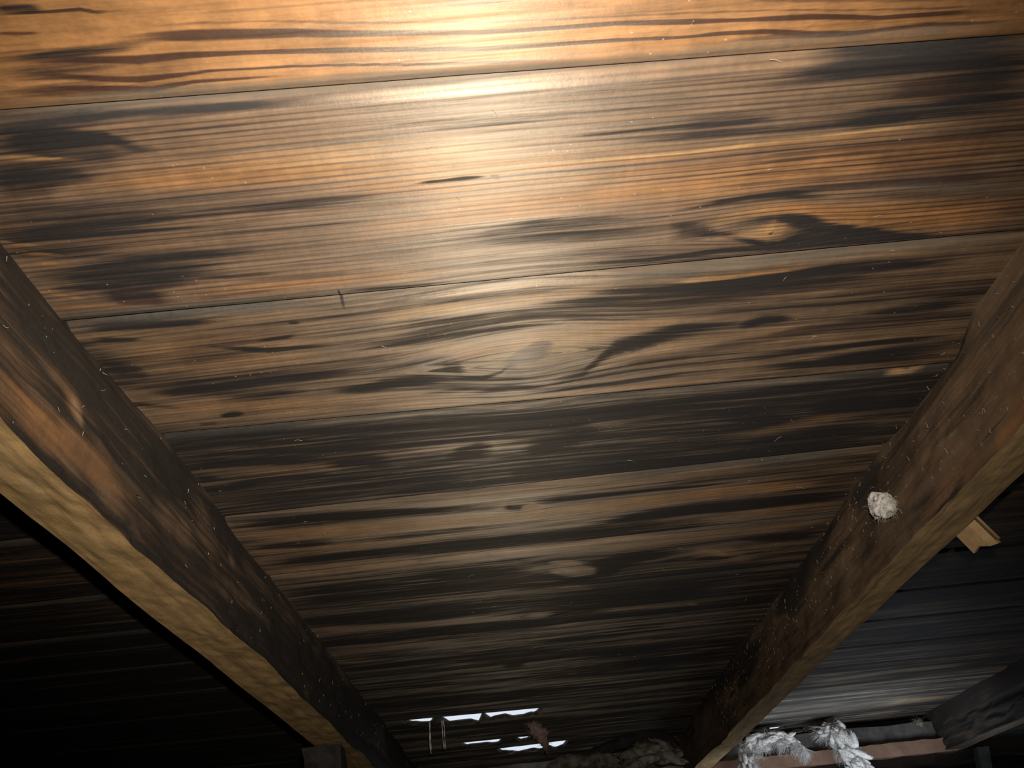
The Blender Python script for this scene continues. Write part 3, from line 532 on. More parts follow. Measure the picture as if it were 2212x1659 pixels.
def cols(spans):
    out = []
    for a, b, st in spans: out.append(np.arange(a, b, st))
    return np.concatenate(out + [np.array([spans[-1][1]])])
def make_board(k):
    (ua, ta), (ub, tb) = SEAM[k], SEAM[k + 1]
    mid = (ua + ub) / 2
    dens = .0010 if mid < .45 else (.0014 if mid < .6 else (.002 if mid < .9 else .003))
    if mid < .1: dens = .01
    rs = {True: .0011, False: .0011}[mid < .45] if mid < .6 else (.0015 if mid < .9 else (.002 if mid < 1.3 else .003))
    if mid < .1: rs = .01
    lo = -.30 if mid > .2 else -.27
    xs = cols([(-1.5, lo, .02), (lo, .37, dens), (.37, 1.0, .006 if mid > 1.1 else .02), (1.0, 1.98, .02)])
    nt = max(12, int(round((ub - ua) / rs)))
    if k == 1:     # only the far edge of this board is in view
        tt = np.concatenate([np.linspace(0, .58, 40)[:-1], np.linspace(.58, 1, 80)])
    else: tt = np.linspace(0, 1, nt)
    nx, ny = len(xs), len(tt)
    X, Tm = np.meshgrid(xs, tt, indexing='ij')
    Ya = ua + ta * X; Yb = ub + tb * X
    for a, b, w in SLITS.get(k, []):     # far board's near edge eaten away along the slit
        e = np.clip(np.minimum(X - a, b - X) / .012, 0, 1) * ((X > a) & (X < b))
        Ya = Ya + w * e * (.55 + .7 * vn(X * 60, X * 0 + k, 5))
    wob = (vn(X * 9, X * 0 + k * 3.1, 3, 3) - .5) * .0016
    Y = Ya + (Yb - Ya) * Tm + wob * np.sin(np.pi * Tm)
    # section: dusty bevel on the near edge, slight cup, uneven seating
    dist = Y - Ya
    z0 = (rng.rand() - .5) * .002
    bev = .011
    Z = z0 + .0045 * np.clip(1 - dist / bev, 0, 1) ** 1.0 + .0012 * np.clip(1 - (Yb - Y) / .004, 0, 1)
    Z = Z + (vn(X * 2.5, X * 0 + k, 11, 2) - .5) * .003 * (1 - 2 * np.abs(Tm - .5)) * .6
    Z = Z + (vn(X * 14, Y * 260, 21 + k, 2) - .5) * .0005
    for sx, sy, rx, ry in KNOTS:
        Z = Z - .0016 * np.exp(-((X - sx) / (rx * .35)) ** 2 - ((Y - sy) / (ry * .8)) ** 2)
    # grain coordinate: flows round the knots
    Q = Y + (vn(X * 1.6, Y * 4, 40 + k, 2) - .5) * .020
    for sx, sy, rx, ry in KNOTS:
        dx = (X - sx) / rx; dy = (Y - sy)
        Q = Q - np.sign(dy) * ry * .9 * np.exp(-dx * dx) * np.exp(-np.abs(dy) / (1.6 * ry)) * np.clip(np.abs(dy) / (ry * .15), 0, 1)
    n = nx * ny
    at = np.zeros((n, 6)); at[:] = DEFAULT[k]
    xf, yf = X.ravel(), Y.ravel()
    at[:, 3] = np.maximum(at[:, 3], .6 * np.clip(1.25 - dist.ravel() / bev, 0, 1) * (1 if mid > .6 else .35))
    # broad uneven smoke staining away from the described marks
    far = 1.0 if mid > 1.05 else .35
    at[:, 0] = np.clip(at[:, 0] + far * (vn(xf * 5, yf * 45, 60 + k, 3) - .5) * .9, 0, 1)
    left_bay_shade = (xf < -.26)
    at[:, 0] = np.where(left_bay_shade, np.clip(at[:, 0] + .22, 0, 1), at[:, 0])  # left bay darkened in the colour, standing in for shade there
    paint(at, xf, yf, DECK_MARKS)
    if mid > 1.1:
        for i in range(26 if mid < 1.5 else 60):  # random streaks; extra pale ones on the farthest boards are painted daylight sheen
            L = .08 + .35 * rng.rand(); x0 = rng.uniform(-.3, 1.0); y0 = rng.uniform(ua, ub); w = rng.uniform(.0015, .006) * (1 if mid < 1.5 else .8)
            paint(at, xf, yf, [(random.choice('KKKPPGD' if mid < 1.5 else 'KKKPPPD'), rng.uniform(.25, .6 if mid < 1.5 else .8), [(x0, y0, w * .3), (x0 + L * .4, y0 + rng.uniform(-.003, .003), w), (x0 + L, y0 + rng.uniform(-.004, .004), w * .3)])], unit=1.0)
    # closed slab: underside grid + edge skirts + back
    V = np.stack([xf, yf, Z.ravel()], 1)
    I = np.arange(n).reshape(nx, ny)
    F = np.stack([I[:-1, :-1], I[:-1, 1:], I[1:, 1:], I[1:, :-1]], -1).reshape(-1, 4)
    ring = np.concatenate([I[:, 0], I[-1, 1:], I[-2::-1, -1], I[0, -2:0:-1]])
    S = V[ring].copy(); S[:, 2] = .0185 if mid < 1.6 else .0062
    J = np.arange(len(ring)) + n; r2 = np.roll(ring, -1); J2 = np.roll(J, -1)
    F = np.concatenate([F, np.stack([ring, r2, J2, J], 1)])
    i_ = np.arange(nx - 1); fa = nx + ny - 2 + (nx - 1 - i_)
    F = np.concatenate([F, np.stack([J[i_], J[i_ + 1], J[fa - 1], J[fa]], 1)])
    me = mesh_np('plank', np.concatenate([V, S]), F)
    at2 = np.concatenate([at, at[ring]])
    q = np.concatenate([Q.ravel(), Q.ravel()[ring]]); ss_ = np.concatenate([xf, xf[ring]])
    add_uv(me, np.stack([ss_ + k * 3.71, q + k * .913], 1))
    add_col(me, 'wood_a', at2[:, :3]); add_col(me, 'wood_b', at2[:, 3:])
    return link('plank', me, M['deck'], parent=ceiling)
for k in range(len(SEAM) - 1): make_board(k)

# ------------------------------------------------------------------ rafters
def make_rafter(xl, xr, y0, y1, depth, side_marks, under_marks, vis, base_side, base_under, seed, label, wane=.006, dens=.003, drop=0.0):
    """a rough two-by-four under the boards; vis = +1 if its visible flank is the one at xr, -1 if at xl"""
    ys = np.arange(y0, y1 + 1e-6, dens); ny = len(ys)
    nz, nb = 34, 18
    w = xr - xl
    face_x = xr if vis > 0 else xl; other = xl if vis > 0 else xr
    sgn = 1 if vis > 0 else -1
    acc = {'V': [], 'F': [], 'uv': [], 'at': [], 'mi': [], 'n': 0}
    def build(p, Xf, Zf, at, mi, tcoord):
        Y = np.repeat(ys[:, None], len(p), 1)
        I = np.arange(ny * len(p)).reshape(ny, len(p)) + acc['n']
        F = np.stack([I[:-1, :-1], I[1:, :-1], I[1:, 1:], I[:-1, 1:]], -1).reshape(-1, 4)
        acc['V'].append(np.stack([Xf.ravel(), Y.ravel(), Zf.ravel()], 1)); acc['F'].append(F); acc['n'] += ny * len(p)
        acc['uv'].append(np.stack([Y.ravel() + seed, tcoord.ravel() + seed * .7], 1)); acc['at'].append(at); acc['mi'].append(np.full(len(F), mi))
    # visible flank, top (0) to bottom (depth)
    h = np.linspace(-.004, depth, nz); H = np.repeat(h[None], ny, 0); Y = np.repeat(ys[:, None], nz, 1)
    lowwave = (vn(ys * 9, ys * 0, seed, 3) - .5) * .008 + drop * (1 - sstep(.55, .95, ys))
    edge = depth + lowwave[:, None] * np.clip((H - depth * .5) / (depth * .5), 0, 1)
    Hh = H / depth * edge
    bumpx = (vn(Y * 16, H * 50, seed + 1, 5) - .5) * .0065 + (vn(Y * 3.2, H * 12, seed + 2, 2) - .5) * .006
    bumpx = bumpx * np.clip(H / .01, 0, 1) * min(1.0, wane / .006)
    topw = np.clip((vn(ys * 5, ys * 0, seed + 5, 3) - .48) * 3, 0, 1)[:, None]       # wane on the upper arris
    bumpx = bumpx - topw * wane * np.clip(1 - H / .018, 0, 1)
    Xf = face_x + sgn * bumpx
    at = np.zeros((ny * nz, 6)); at[:] = base_side
    at[:, 0] = np.clip(at[:, 0] + ((vn(Y * 16, H * 110, seed + 7, 4) - .5) * 1.1).ravel() + (topw * np.clip(1 - H / .022, 0, 1) * .5).ravel(), 0, 1)
    paint(at, Y.ravel(), H.ravel(), side_marks, grow=1.2)
    # cracks are cut into the flank
    Xf = Xf - sgn * (.004 * np.clip(at[:, 0] - .88, 0, .1) * 10).reshape(ny, nz) * (H > depth * .45) * np.clip((depth - H) / .008, 0, 1)
    build(h, Xf, -Hh, at, 0, H)
    # underside
    b = np.linspace(0, 1, nb); Bm = np.repeat(b[None], ny, 0); Yb = np.repeat(ys[:, None], nb, 1)
    farw = (vn(ys * 7, ys * 0 + 3, seed + 9, 4) - .5) * .006
    Xb = Xf[:, -1:] + (other - sgn * 0 + farw[:, None] - Xf[:, -1:]) * Bm
    Zb = -(Hh[:, -1:]) * (1 - Bm) - depth * Bm + (vn(Yb * 40, Bm * 6, seed + 4, 3) - .5) * .0025 * np.clip(np.minimum(Bm, 1 - Bm) * 8, 0, 1)
    ab = np.zeros((ny * nb, 6)); ab[:] = base_under
    paint(ab, Yb.ravel(), Xb.ravel(), under_marks)
    build(b, Xb, Zb, ab, 1, Xb)
    # hidden flank, plain
    h2 = np.linspace(depth, -.004, 6); H2 = np.repeat(h2[None], ny, 0)
    Xo = np.repeat(Xb[:, -1:], 6, 1); Zo = -H2.copy(); Zo[:, 0] = Zb[:, -1]
    ao = np.zeros((ny * 6, 6)); ao[:] = base_side
    build(h2, Xo, Zo, ao, 0, H2)
    # end grain: a fan of quads from side to side
    for i in (0, ny - 1):
        o2 = acc['n']; k = 12; hh = np.linspace(0, 1, k)
        A_ = np.stack([np.interp(hh, np.linspace(0, 1, nz), Xf[i]), np.full(k, ys[i]), np.interp(hh, np.linspace(0, 1, nz), -Hh[i])], 1)
        B_ = np.stack([np.full(k, Xo[i, 0]), np.full(k, ys[i]), np.interp(hh, [0, 1], [.004, Zb[i, -1]])], 1)
        acc['V'].append(np.concatenate([A_, B_])); j = np.arange(k - 1) + o2
        acc['F'].append(np.stack([j, j + 1, j + 1 + k, j + k], 1)); acc['n'] += 2 * k
        acc['uv'].append(np.tile([seed, .3], (2 * k, 1))); e_ = np.zeros((2 * k, 6)); e_[:] = base_side; acc['at'].append(e_); acc['mi'].append(np.full(k - 1, 1))
    me = mesh_np('rafter', np.concatenate(acc['V']), np.concatenate(acc['F']))
    add_uv(me, np.concatenate(acc['uv'])); A2 = np.concatenate(acc['at']); add_col(me, 'wood_a', A2[:, :3]); add_col(me, 'wood_b', A2[:, 3:])
    o = link('rafter', me, M['rafter'], mw=ROOF); me.materials.append(M['sawn'])
    me.polygons.foreach_set('material_index', np.concatenate(acc['mi']).astype(np.int32))
    return tag(o, label, 'rafter', 'sloping rafters under the roof boards')
make_rafter(-.300, -.2502, -.9, 2.20, .0892, LEFT_SIDE_MARKS, LEFT_UNDER_MARKS, 1, (.56, .28, .10, .14, .02, .5), (.10, .26, .35, .0, .10, .2), 3.0,
            'rafter left of the sooty boards, split along its flank, tan sawn underside', drop=.006)
make_rafter(.3441, .3825, -.9, 2.13, .0890, RIGHT_SIDE_MARKS, RIGHT_UNDER_MARKS, -1, (.26, .22, .15, .22, .05, .3), (.16, .26, .25, .2, .08, .2), 5.3,
            'dark brown rafter on the right with a fluff ball stuck to it', wane=.012)
make_rafter(.9296, .972, -.9, 2.20, .0885, [], [], -1, (.85, .2, .0, .2, .0, .3), (.8, .2, .0, .2, .0, .3), 8.1,
            'short dark rafter end in the lower right corner', wane=.002, dens=.01)

# ------------------------------------------------------------------ attic shell (mostly out of frame)
def box(name, x0, x1, y0, y1, z0, z1, mat, mw=None, parent=None, jit=0.0, seg=1):
    nx = max(1, seg)
    V = []; F = []
    for i in range(nx + 1):
        x = x0 + (x1 - x0) * i / nx
        for (y, z) in ((y0, z0), (y1, z0), (y1, z1), (y0, z1)):
            V.append((x, y + random.uniform(-jit, jit), z + random.uniform(-jit, jit)))
    for i in range(nx):
        a = i * 4; b = a + 4
        for j in range(4): F.append((a + j, a + (j + 1) % 4, b + (j + 1) % 4, b + j))
    F.append((3, 2, 1, 0)); F.append(tuple(nx * 4 + j for j in range(4)))
    return link(name, mesh_list(name, V, F), mat, parent=parent, mw=mw)

# eave-side floor edge, with an unseen slot added in the right bay for the fill lamp
EY = 2.215
def slab(name, x0, x1, y0, y1):
    nx, ny = max(2, int((x1 - x0) / .04)), max(2, int((y1 - y0) / .04))
    X, Y = np.meshgrid(np.linspace(x0, x1, nx), np.linspace(y0, y1, ny), indexing='ij')
    Z = -.01 + (vn(X * 9, Y * 9, 77, 3) - .5) * .035
    I = np.arange(nx * ny).reshape(nx, ny)
    F = np.stack([I[:-1, :-1], I[1:, :-1], I[1:, 1:], I[:-1, 1:]], -1).reshape(-1, 4)
    return np.stack([X.ravel(), Y.ravel(), Z.ravel()], 1), F
SX0, SX1, SY0, SY1 = .46, .90, 1.55, 1.80
parts = [slab('a', -1.6, 2.1, -3.2, SY0), slab('b', -1.6, SX0, SY0, SY1), slab('c', SX1, 2.1, SY0, SY1), slab('d', -1.6, 2.1, SY1, EY)]
off = 0; VV = []; FF = []
for V_, F_ in parts: VV.append(V_); FF.append(F_ + off); off += len(V_)
floor = link('floor', mesh_np('floor', np.concatenate(VV), np.concatenate(FF)), M['insul_floor'])
tag(floor, 'attic floor under dusty grey loose insulation', kind='structure')
for nm, x in (('wall_left', -1.6), ('wall_right', 2.1)):
    w = link(nm, mesh_list(nm, [(x, -3.2, -.1), (x, EY, -.1), (x, EY, 1.8), (x, -3.2, 1.8)], [(0, 1, 2, 3)]), M['gable']); tag(w, 'dark gable boarding at the end of the attic', kind='structure')
zr = (ROOF @ Vector((0, -1.3, .0))); 
bk = link('wall_back', mesh_list('wall_back', [(-1.6, zr.y, zr.z), (2.1, zr.y, zr.z), (2.1, -3.2, -.1), (-1.6, -3.2, -.1)], [(0, 1, 2, 3)]), M['gable']); tag(bk, 'opposite roof slope falling away behind the camera', kind='structure')
fa = link('wall_front', mesh_list('wall_front', [(-1.6, EY, -.1), (2.1, EY, -.1), (2.1, EY, .105), (-1.6, EY, .105)], [(3, 2, 1, 0)]), M['gable']); tag(fa, 'fascia board closing the eave', kind='structure')
# fill lamp added in the unseen slot, standing in for daylight at the eave
al = bpy.data.lights.new('eave_daylight_fill', 'AREA'); ao = bpy.data.objects.new('eave_daylight_fill', al); COL.objects.link(ao)
al.shape = 'RECTANGLE'; al.size = SX1 - SX0; al.size_y = SY1 - SY0; al.energy = 1.15; al.spread = R(120); al.color = (.78, .88, 1.0)
ao.matrix_world = Matrix.Translation(((SX0 + SX1) / 2, (SY0 + SY1) / 2, -.03)) @ Vector((0, 1.0, .25)).to_track_quat('-Z', 'Y').to_matrix().to_4x4()

# ------------------------------------------------------------------ eave timbers
pl = box('wall_plate', -1.5, 1.9, 2.16, 2.25, -.058, -.020, M['plate'], mw=ROOF, jit=.002, seg=60)
tag(pl, 'dusty grey plate along the eave behind the white fluff', 'beam')
rp = box('ledger_plank', .24, .96, 2.135, 2.155, -.090, -.062, M['redwood'], mw=ROOF, jit=.0012, seg=30)
tag(rp, 'reddish brown plank below the grey plate at the eave', 'plank')
ns = 14
V = []; F = []
for i in range(ns + 1):
    z = -.092 - .22 * i / ns
    for (x, y) in ((-.315, 1.33), (-.262, 1.33), (-.262, 1.37), (-.315, 1.37)):
        V.append((x + random.uniform(-.002, .002), y + random.uniform(-.002, .002) - (z + .092) * .4, z))
for i in range(ns):
    a = i * 4
    for j in range(4): F.append((a + j, a + (j + 1) % 4, a + 4 + (j + 1) % 4, a + 4 + j))
F += [(3, 2, 1, 0), (ns * 4, ns * 4 + 1, ns * 4 + 2, ns * 4 + 3)]
tag(link('stud', mesh_list('stud', V, F), M['stud'], mw=ROOF), 'dim grey stud end under the left rafter', 'stud')
V = []; F = []
for i in range(11):
    z = -.088 - .30 * i / 10
    for (x, y) in ((1.005, 2.14), (1.030, 2.14), (1.030, 2.165), (1.005, 2.165)):
        V.append((x + random.uniform(-.001, .001), y - (z + .088) * .4, z))
for i in range(10):
    a = i * 4
    for j in range(4): F.append((a + j, a + (j + 1) % 4, a + 4 + (j + 1) % 4, a + 4 + j))
F += [(3, 2, 1, 0), (40, 41, 42, 43)]
tag(link('post', mesh_list('post', V, F), M['stud'], mw=ROOF), 'thin dim post under the rafter end in the right corner', 'post')

# ------------------------------------------------------------------ glass wool
def blob(name, pts, mat, parent, seed, rough=.35, res=3):
    """lumpy wool body: spheres swept along a path of (x, y, z, r), pushed about by noise"""
    pts = np.array(pts, float); ns, nr = 14 * (len(pts) - 1), 22
    tt = np.linspace(0, len(pts) - 1, ns); C = np.stack([np.interp(tt, np.arange(len(pts)), pts[:, i]) for i in range(4)], 1)
    D = np.gradient(C[:, :3], axis=0); D /= np.linalg.norm(D, axis=1)[:, None] + 1e-9
    V = []
    for i in range(ns):
        d = Vector(D[i]); a = d.orthogonal().normalized() if abs(d.z) > .95 else d.cross(Vector((0, 0, 1))).normalized(); b = d.cross(a)
        endr = math.sqrt(max(0.0, 1 - (abs(i / (ns - 1) * 2 - 1)) ** 6))
        for j in range(nr):
            th = 2 * math.pi * j / nr
            f = 1 + rough * (float(vn(np.array([i * .33 + seed]), np.array([math.cos(th) * 2.2 + 7]), int(seed), 3)[0] + vn(np.array([i * .25]), np.array([math.sin(th) * 2.2 + 9]), int(seed) + 3, 3)[0]) - 1) * 2
            V.append(Vector(C[i, :3]) + (a * math.cos(th) + b * math.sin(th)) * (C[i, 3] * endr * f + 1e-5))
    F = []
    for i in range(ns - 1):
        for j in range(nr): F.append((i * nr + j, i * nr + (j + 1) % nr, (i + 1) * nr + (j + 1) % nr, (i + 1) * nr + j))
    F.append(tuple(range(nr))[::-1]); F.append(tuple((ns - 1) * nr + j for j in range(nr)))
    me = mesh_list(name, V, F, True)
    return link(name, me, mat, parent=parent), C
def strands(name, starts, mat, parent, length, thick, down, curl, seed, nseg=6):
    r = np.random.RandomState(int(seed)); V = []; F = []
    for p, nrm in starts:
        L = length * r.uniform(.4, 1.3); p = Vector(p); d = (Vector(nrm) * r.uniform(.4, 1.0) + Vector(r.uniform(-1, 1, 3)) * .7).normalized()
        base = len(V)
        for i in range(nseg + 1):
            rad = thick * (1 - .75 * i / nseg); a = d.orthogonal().normalized(); b = d.cross(a)
            for j in range(3):
                th = 2.094 * j; V.append(p + (a * math.cos(th) + b * math.sin(th)) * rad)
            p = p + d * (L / nseg); d = (d + Vector(down) * .25 + Vector(r.uniform(-1, 1, 3)) * curl).normalized()
        for i in range(nseg):
            for j in range(3): F.append((base + i * 3 + j, base + i * 3 + (j + 1) % 3, base + i * 3 + 3 + (j + 1) % 3, base + i * 3 + 3 + j))
    o = link(name, mesh_list(name, V, F, True), mat, parent=parent); o['kind'] = 'stuff'
    return o
GRAV = Vector((0, math.sin(PITCH), -math.cos(PITCH)))      # straight down, in the roof frame
def tuft(name, pts, mat, label, cat, seed, nstr=160, length=.02, thick=.0004, rough=.35, curl=.35, group=None, smat=None):
    root = link(name, None, mw=ROOF); tag(root, label, cat, group)
    b, C = blob('body', pts, mat, root, seed, rough)
    vs = b.data.vertices; r = np.random.RandomState(int(seed)); st_ = []
    for _ in range(nstr):
        v = vs[r.randint(len(vs))]; st_.append((v.co.copy(), v.normal.copy()))
    strands('fibres', st_, smat or mat, root, length, thick, GRAV, curl, seed)
    return root
def wool(name, pts, mat, label, cat, seed, nlump=26, nlock=60, per=9, length=.028, thick=.00035, spread=1.0):
    """pulled glass wool: a clump of soft lumps with locks of fibre trailing along it"""
    root = link(name, None, mw=ROOF); tag(root, label, cat)
    r = np.random.RandomState(seed); P = np.array(pts, float); V = []; F = []
    def along():
        t = r.uniform(0, len(P) - 1.001); k = int(t); f = t - k
        c = P[k] * (1 - f) + P[k + 1] * f; d = Vector(P[k + 1][:3] - P[k][:3]).normalized(); return c, d
    U, W = 14, 9
    for _ in range(nlump):
        c, d = along(); rad = c[3] * r.uniform(.18, .45); o = Vector(c[:3]) + Vector(r.uniform(-1, 1, 3)) * c[3] * .55 * spread
        ax = (d + Vector(r.uniform(-1, 1, 3)) * .5).normalized(); a = ax.orthogonal().normalized(); b = ax.cross(a); base = len(V)
        el = r.uniform(1.6, 3.6); sd = r.randint(999)
        ii, jj = np.meshgrid(np.arange(W + 1), np.arange(U), indexing='ij'); PH = np.pi * ii / W; TH = 2 * np.pi * jj / U
        Q = rad * (.55 + .9 * vn(np.cos(TH) * 1.7 + 5 + sd, np.sin(TH) * 1.7 + ii * .7, sd, 3))
        P3 = np.array(o) + (np.cos(PH) * Q * el)[..., None] * np.array(ax) + (np.sin(PH) * Q)[..., None] * (np.cos(TH)[..., None] * np.array(a) + np.sin(TH)[..., None] * np.array(b))
        V.extend(Vector(p) for p in P3.reshape(-1, 3))
        for i in range(W):
            for j in range(U): F.append((base + i * U + j, base + i * U + (j + 1) % U, base + (i + 1) * U + (j + 1) % U, base + (i + 1) * U + j))
    link('body', mesh_list('body', V, F, True), mat, parent=root)
    V = []; F = []; ns = 7
    for _ in range(nlock):
        c, d = along(); o = Vector(c[:3]) + Vector(r.uniform(-1, 1, 3)) * c[3] * .7
        ld = (d * r.choice([-1, 1]) * .8 + GRAV * .5 + Vector(r.uniform(-1, 1, 3)) * .8).normalized(); L = length * r.uniform(.4, 1.2)
        bend = Vector(r.uniform(-1, 1, 3)) * .12
        for _k in range(per):
            p = o + Vector(r.uniform(-1, 1, 3)) * c[3] * .35; dd = (ld + Vector(r.uniform(-1, 1, 3)) * .22).normalized(); base = len(V); th0 = thick * r.uniform(.6, 1.8)
            for i in range(ns + 1):
                rad = th0 * (1 - .8 * i / ns); a = dd.orthogonal().normalized(); b = dd.cross(a)
                for j in range(3): V.append(p + (a * math.cos(2.094 * j) + b * math.sin(2.094 * j)) * rad)
                p = p + dd * (L / ns); dd = (dd + bend + GRAV * .10 + Vector(r.uniform(-1, 1, 3)) * .14).normalized()
            for i in range(ns):
                for j in range(3): F.append((base + i * 3 + j, base + i * 3 + (j + 1) % 3, base + i * 3 + 3 + (j + 1) % 3, base + i * 3 + 3 + j))
    o = link('fibres', mesh_list('fibres', V, F, True), mat, parent=root); o['kind'] = 'stuff'
    return root
# white tufts draped over the reddish plank
wool('insulation_tuft', [(.470, 2.04, -.130, .015), (.466, 2.055, -.098, .017), (.474, 2.07, -.066, .019), (.500, 2.08, -.040, .018), (.535, 2.08, -.034, .016), (.568, 2.075, -.040, .013), (.592, 2.07, -.056, .007), (.602, 2.07, -.070, .003)], M['wool_white'],
     'ragged white glass wool beside the right rafter foot, arched over dark holes', 'insulation', 21, nlump=120, nlock=340, spread=1.5)
wool('insulation_tuft', [(.655, 2.075, -.030, .010), (.676, 2.07, -.034, .019), (.684, 2.06, -.060, .021), (.694, 2.05, -.090, .019), (.712, 2.04, -.122, .015)], M['wool_white'],
     'tall white glass wool streamer hanging over the reddish plank', 'insulation', 25, nlump=120, nlock=340, spread=1.5)
tuft('insulation_tuft', [(.852, 2.06, -.028, .004), (.858, 2.055, -.036, .009), (.862, 2.05, -.046, .004)], M['wool_grey'],
     'small grey fluff at the tip of the short dark rafter', 'insulation', 27, nstr=60, length=.01)
wool('insulation_tuft', [(.200, 1.98, -.078, .012), (.232, 1.98, -.056, .026), (.268, 1.98, -.048, .030), (.300, 1.98, -.058, .022)], M['wool_grey'],
     'mottled grey brown wool lump beside the right rafter foot', 'insulation', 31, nlump=40, nlock=70, length=.02)
tuft('insulation_tuft', [(.006, 1.78, -.006, .003), (.020, 1.78, -.014, .014), (.030, 1.78, -.028, .013), (.036, 1.78, -.044, .007), (.038, 1.78, -.058, .003)], M['wool_pink'],
     'pinkish brown wool tuft dangling in front of the bright slits', 'insulation', 33, nstr=220, length=.010, thick=.0003)
tuft('insulation_tuft', [(.04, 2.02, -.052, .012), (.09, 2.02, -.046, .014), (.15, 2.02, -.048, .014), (.20, 2.02, -.06, .012)], M['wool_grey'],
     'low dusty wool ridge along the bottom edge', 'insulation', 37, nstr=160, length=.01)
# black felt folded over the grey lump
ff, _c = blob('felt_flap', [(.10, 2.06, -.038, .010), (.16, 2.06, -.026, .012), (.215, 2.05, -.012, .013), (.270, 2.04, -.004, .012), (.305, 2.04, -.016, .012), (.325, 2.04, -.040, .010)], M['felt'], None, 41, .2)
ff.matrix_world = ROOF; tag(ff, 'black felt flap humped over the mottled wool lump', 'felt')
# fluff ball on the right rafter's flank
tuft('fluff_ball', [(.3385, .7465, -.0425, .003), (.3350, .7400, -.0470, .0095), (.3345, .7330, -.0515, .0110), (.3365, .7260, -.0565, .0080), (.3390, .7220, -.0600, .003)], M['wool_white'],
     'white fluff ball stuck to the flank of the right rafter', 'fluff', 51, nstr=150, length=.006, thick=.00018, rough=.45, curl=.25)

# ------------------------------------------------------------------ split chip wedged behind the right rafter
def chip():
    # folded sliver: two leaves meeting in a groove, running down and outward
    a0, a1 = Vector((.3835, .715, -.060)), Vector((.4000, .705, -.105))
    prof = [(-.020, .000), (-.012, .002), (-.004, .0035), (.001, .008), (.007, .002), (.014, -.003)]
    th = .003
    ax = (a1 - a0); V = []; F = []
    side = Vector((.25, -1, .0)).normalized(); nr = ax.normalized().cross(side).normalized()
    ends = [1.0, .93, 1.02, 1.04, .95, 1.0]
    n = len(prof)
    for layer in (0, 1):
        for i, (q, h) in enumerate(prof):
            for t in (0, .5, 1):
                e = t * (ends[i] if t == 1 else 1)
                V.append(a0 + ax * e + side * q + nr * (layer * th - h))
    def ix(l, i, t): return l * n * 3 + i * 3 + t
    for i in range(n - 1):
        for t in range(2):
            F.append((ix(0, i, t), ix(0, i + 1, t), ix(0, i + 1, t + 1), ix(0, i, t + 1))); F.append((ix(1, i, t + 1), ix(1, i + 1, t + 1), ix(1, i + 1, t), ix(1, i, t)))
        F.append((ix(0, i, 2), ix(0, i + 1, 2), ix(1, i + 1, 2), ix(1, i, 2))); F.append((ix(0, i + 1, 0), ix(0, i, 0), ix(1, i, 0), ix(1, i + 1, 0)))
    for t in range(2):
        F.append((ix(0, 0, t), ix(0, 0, t + 1), ix(1, 0, t + 1), ix(1, 0, t))); F.append((ix(0, n - 1, t + 1), ix(0, n - 1, t), ix(1, n - 1, t), ix(1, n - 1, t + 1)))
    tag(link('wood_chip', mesh_list('wood_chip', V, F), M['chip'], mw=ROOF), 'pale split wood chip poking out behind the right rafter', 'wood chip')
chip()

# torn bark flakes lying on the plate under the last board
def flake(x, y, z, L, w, rz, tilt, label):
    V = []; n = 5
    for i in range(n):
        t = i / (n - 1); hw = w * (.4 + .8 * math.sin(math.pi * (t * .8 + .15))) * random.uniform(.8, 1.2); lift = .004 * math.sin(math.pi * t)
        for q in (-1, 1):
            for zz in (0, .0015): V.append(((t - .5) * L, q * hw, lift + zz))
    F = []
    for i in range(n - 1):
        a = i * 4; b = a + 4
        F += [(a, b, b + 2, a + 2), (a + 1, a + 3, b + 3, b + 1), (a, a + 1, b + 1, b), (a + 2, b + 2, b + 3, a + 3)]
    F += [(0, 2, 3, 1), (n * 4 - 4, n * 4 - 3, n * 4 - 1, n * 4 - 2)]
    o = link('bark_flake', mesh_list('bark_flake', V, F), M['flake'], mw=ROOF @ Matrix.Translation((x, y, z)) @ Matrix.Rotation(rz, 4, 'Z') @ Matrix.Rotation(tilt, 4, 'Y') @ Matrix.Rotation(R(50), 4, 'X'))
    tag(o, label, 'bark flake', 'torn flakes above the white wool')
for a in ((.520, 2.13, -.016, .034, .006, .1, .05, 'thin torn flake under the small bright sky glint'), (.610, 2.13, -.020, .030, .005, -.2, -.15, 'thin torn flake between the two white wool tufts'),
          (.642, 2.125, -.014, .036, .006, .2, -.3, 'longest torn flake, left of the tall wool streamer top'), (.668, 2.12, -.010, .030, .007, -.1, -.25, 'broad torn flake just above the tall wool streamer'), (.700, 2.12, -.012, .026, .006, .3, .2, 'short torn flake right of the tall wool streamer top')):
    flake(*a)

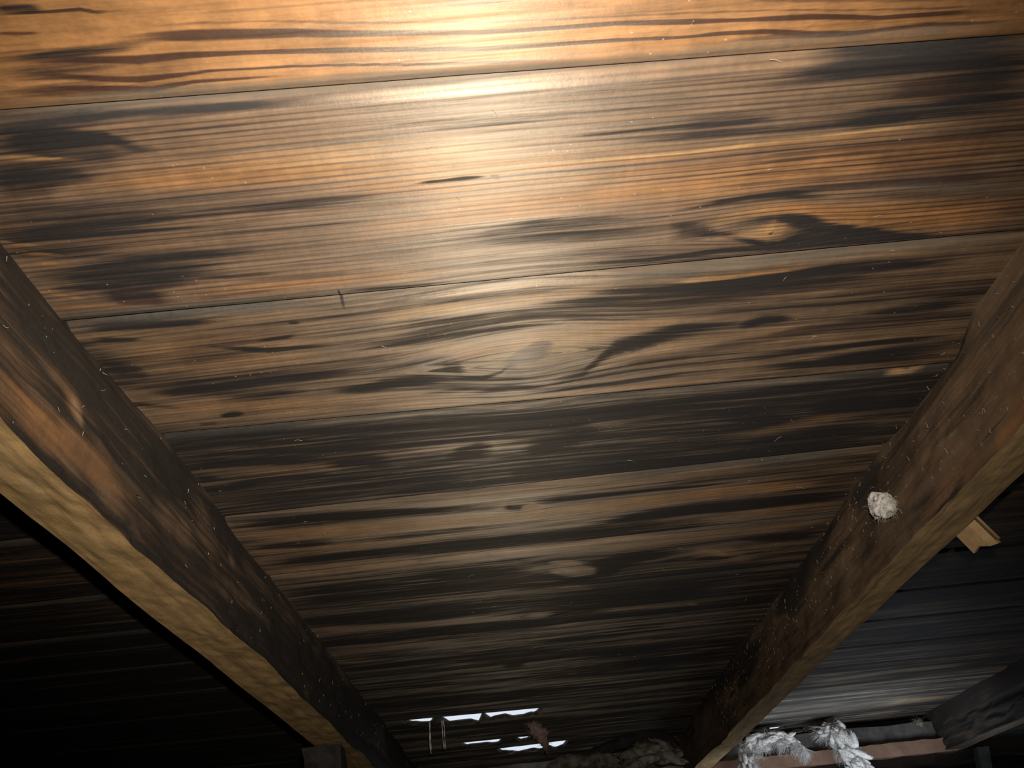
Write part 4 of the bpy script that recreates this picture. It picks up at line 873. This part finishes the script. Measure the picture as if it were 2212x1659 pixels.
# ------------------------------------------------------------------ dust fibres caught on the wood
def flecks():
    V = []; F = []
    r = np.random.RandomState(5)
    def strip(p, L, rad, nrm):
        d = Vector(r.uniform(-1, 1, 3)); d -= nrm * d.dot(nrm); d.normalize(); base = len(V); q = Vector(p)
        for i in range(5):
            a = d.orthogonal().normalized(); b = d.cross(a)
            for j in range(3): V.append(q + (a * math.cos(2.094 * j) + b * math.sin(2.094 * j)) * rad * (1 - .15 * i))
            q = q + d * L / 4; d = (d + Vector(r.uniform(-1, 1, 3)) * .45 + nrm * .1).normalized()
        for i in range(4):
            for j in range(3): F.append((base + i * 3 + j, base + i * 3 + (j + 1) % 3, base + i * 3 + 3 + (j + 1) % 3, base + i * 3 + 3 + j))
    for _ in range(60):
        y = .25 + 1.3 * r.rand() ** 1.3; strip((r.uniform(-.24, .33), y, -.0022), r.uniform(.001, .005) * (1 + y), .00008 * (1 + y), Vector((0, 0, -1)))
    for _ in range(70):
        y = .35 + 1.3 * r.rand(); strip((-.247, y, -r.uniform(.002, .08)), r.uniform(.001, .005), .00013 * (1 + y), Vector((1, 0, 0)))
    for _ in range(300):
        y = .45 + 1.2 * r.rand(); strip((.3395, y, -r.uniform(.002, .08)), r.uniform(.001, .005), .00013 * (1 + y), Vector((-1, 0, 0)))
    for x, y, L in ((-.172, 1.70, .055), (-.148, 1.70, .050)):       # cobweb threads hanging at the slits
        for k in range(3):
            base = len(V); q = Vector((x + r.uniform(-.002, .002), y, -.001)); 
            for i in range(9):
                for j in range(3): V.append(q + Vector((math.cos(2.094 * j), math.sin(2.094 * j), 0)) * .0008 * (1 + .6 * math.sin(i * 2.1)))
                q = q + GRAV * (L / 8) + Vector((r.uniform(-1, 1), 0, 0)) * .0012
            for i in range(8):
                for j in range(3): F.append((base + i * 3 + j, base + i * 3 + (j + 1) % 3, base + i * 3 + 3 + (j + 1) % 3, base + i * 3 + 3 + j))
    o = link('dust_fibres', mesh_list('dust_fibres', V, F, True), M['dustfleck'], mw=ROOF)
    tag(o, 'fine pale dust fibres caught on boards and rafters', 'dust', kind='stuff')
flecks()
